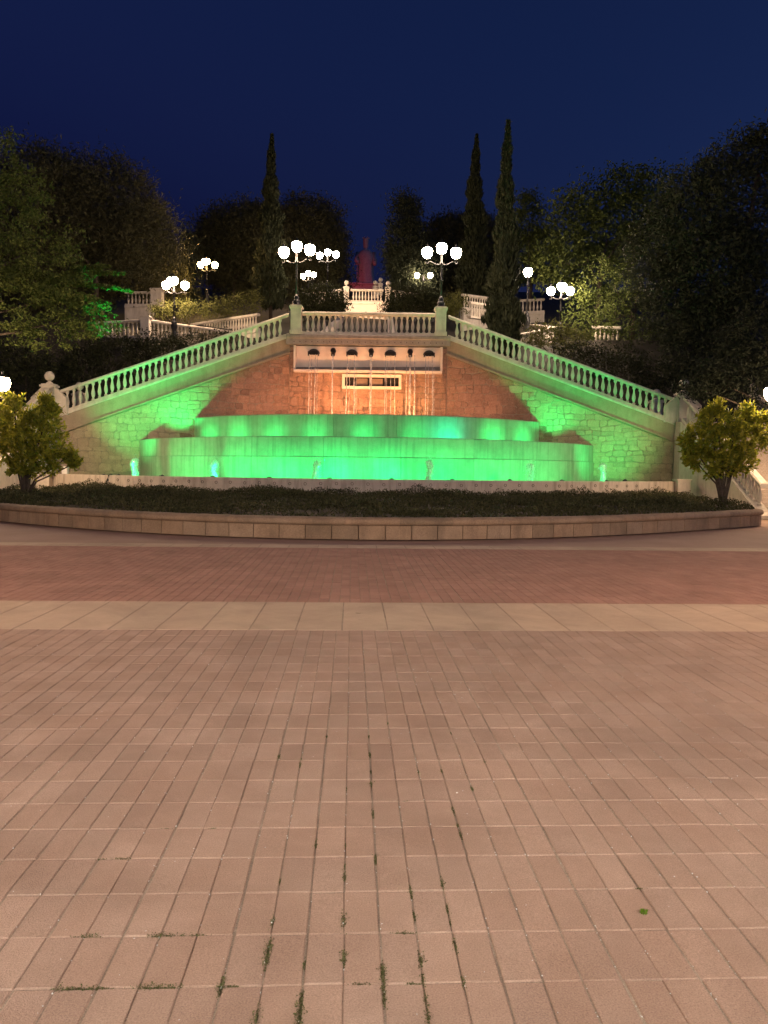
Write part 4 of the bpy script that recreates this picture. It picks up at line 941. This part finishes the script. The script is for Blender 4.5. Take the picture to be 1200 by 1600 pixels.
shrub('dark bush left of the top centre balustrade', 508, 490, 58, [(505, 470, 34, 26, 0), (520, 478, 22, 18, 0), (480, 476, 26, 20, 0)], 'under', (.2, .08), 60, .6)
shrub('dark bush right of the top centre balustrade', 635, 490, 58, [(630, 468, 26, 26, 0), (655, 474, 30, 22, 0), (612, 478, 14, 14, 0), (690, 478, 30, 18, 0)], 'under', (.2, .08), 60, .6)
shrub('grey-green bush right of the right central lamp', 712, 492, 52, [(712, 476, 22, 20, 0), (700, 484, 18, 14, 0)], 'shrub', (.15, .06))
shrub('dark undergrowth bush behind the lower left balustrade', 150, 600, 38, [(120, 575, 55, 34, 0), (180, 560, 60, 36, 1), (240, 548, 45, 30, 1.5)], 'under', (.16, .07), 50, .5)
shrub('dark undergrowth bush under the left mid-hill balustrade', 300, 560, 41, [(300, 543, 40, 22, 0), (350, 535, 28, 14, 0), (262, 545, 30, 20, 1)], 'under', (.16, .07), 50, .5)
shrub('dark bush behind the newel posts at left', 40, 610, 37, [(40, 580, 60, 40, 0), (0, 560, 50, 40, 0), (90, 585, 40, 26, 0)], 'under', (.16, .07), 50, .5)
shrub('leafy bush by the right stone corner under the lamps', 870, 540, 44, [(860, 520, 30, 22, 0), (895, 535, 34, 22, 0), (835, 530, 24, 16, .5)], 'shrub', (.15, .07), 45, .45)
shrub('dark undergrowth bush behind the lower right balustrade', 1000, 600, 38, [(960, 570, 55, 28, 0), (1030, 590, 50, 30, 0), (900, 555, 40, 20, .5)], 'under', (.16, .07), 50, .5)
# the two round bushes at the ends of the bed
def round_bush(label, px, py, Y, blobs_px, lean):
    c0 = at(px, py, Y); t = thing('round_bush', label, 'bush', c0, 0, 'round bushes at the ends of the bed'); bl = []
    for (x_, y_, rx, ry, dY) in blobs_px:
        c = at(x_, y_, Y+dY)-c0; kk = Y/F; bl.append((c.x, dY, c.z, rx*kk, rx*kk*.95, ry*kk))
    # rosettes of elongated leaves: axis points out of the crown
    cs = []; ax = []
    for b in bl:
        nr_ = int(66*(b[3]*b[4]*b[5])**(2/3)/.5)+20; d = in_ball(nr_, .5)*rng.uniform(.8, 1.22, nr_)[:, None]; cc = d*np.array(b[3:6])+np.array(b[:3])
        for c, dd in zip(cc, d):
            m_ = random.randint(9, 16); cs.append(np.repeat(c[None], m_, 0)+rng.normal(size=(m_, 3))*.055); ax.append(unit(rng.normal(size=(m_, 3))*.8+dd*.7+np.array([0, 0, .5])))
    C = np.concatenate(cs); A_ = np.concatenate(ax)
    quad_cloud('crown', leaf_quads(C+A_*.06, .17, .065, A_, .3), MT['bush'], t)
    for i, b in enumerate(bl):
        trunk(t, [(random.uniform(-.06, .06), random.uniform(-.06, .06), -.35), (b[0]*.22, b[1]*.2, b[2]*.3), (b[0]*.6, b[1]*.6, b[2]*.62), (b[0], b[1], b[2])], .06 if i < 3 else .035, .015, 'stem', 7)
    return t
round_bush('round yellow-green bush at the left end of the bed', 40, 765, 24.6, [(38, 668, 42, 36, 0), (70, 685, 38, 40, 0), (15, 690, 34, 40, .3), (60, 712, 40, 26, -.2), (22, 650, 22, 24, 0), (75, 645, 20, 20, .2), (108, 712, 10, 8, 0), (-10, 680, 30, 45, 0), (20, 626, 13, 12, .2), (72, 630, 12, 11, 0), (116, 724, 8, 5, 0), (45, 730, 34, 12, 0)], 0)
round_bush('round yellow-green bush at the right end of the bed', 1130, 775, 23.6, [(1128, 695, 42, 34, 0), (1095, 690, 28, 30, 0), (1165, 690, 36, 36, .2), (1110, 722, 36, 20, -.2), (1150, 662, 26, 20, 0), (1108, 660, 18, 20, 0), (1185, 670, 22, 30, .2), (1080, 712, 13, 16, 0), (1120, 640, 9, 12, 0), (1168, 645, 10, 12, .1), (1078, 690, 10, 10, 0), (1150, 728, 26, 12, 0)], 0)
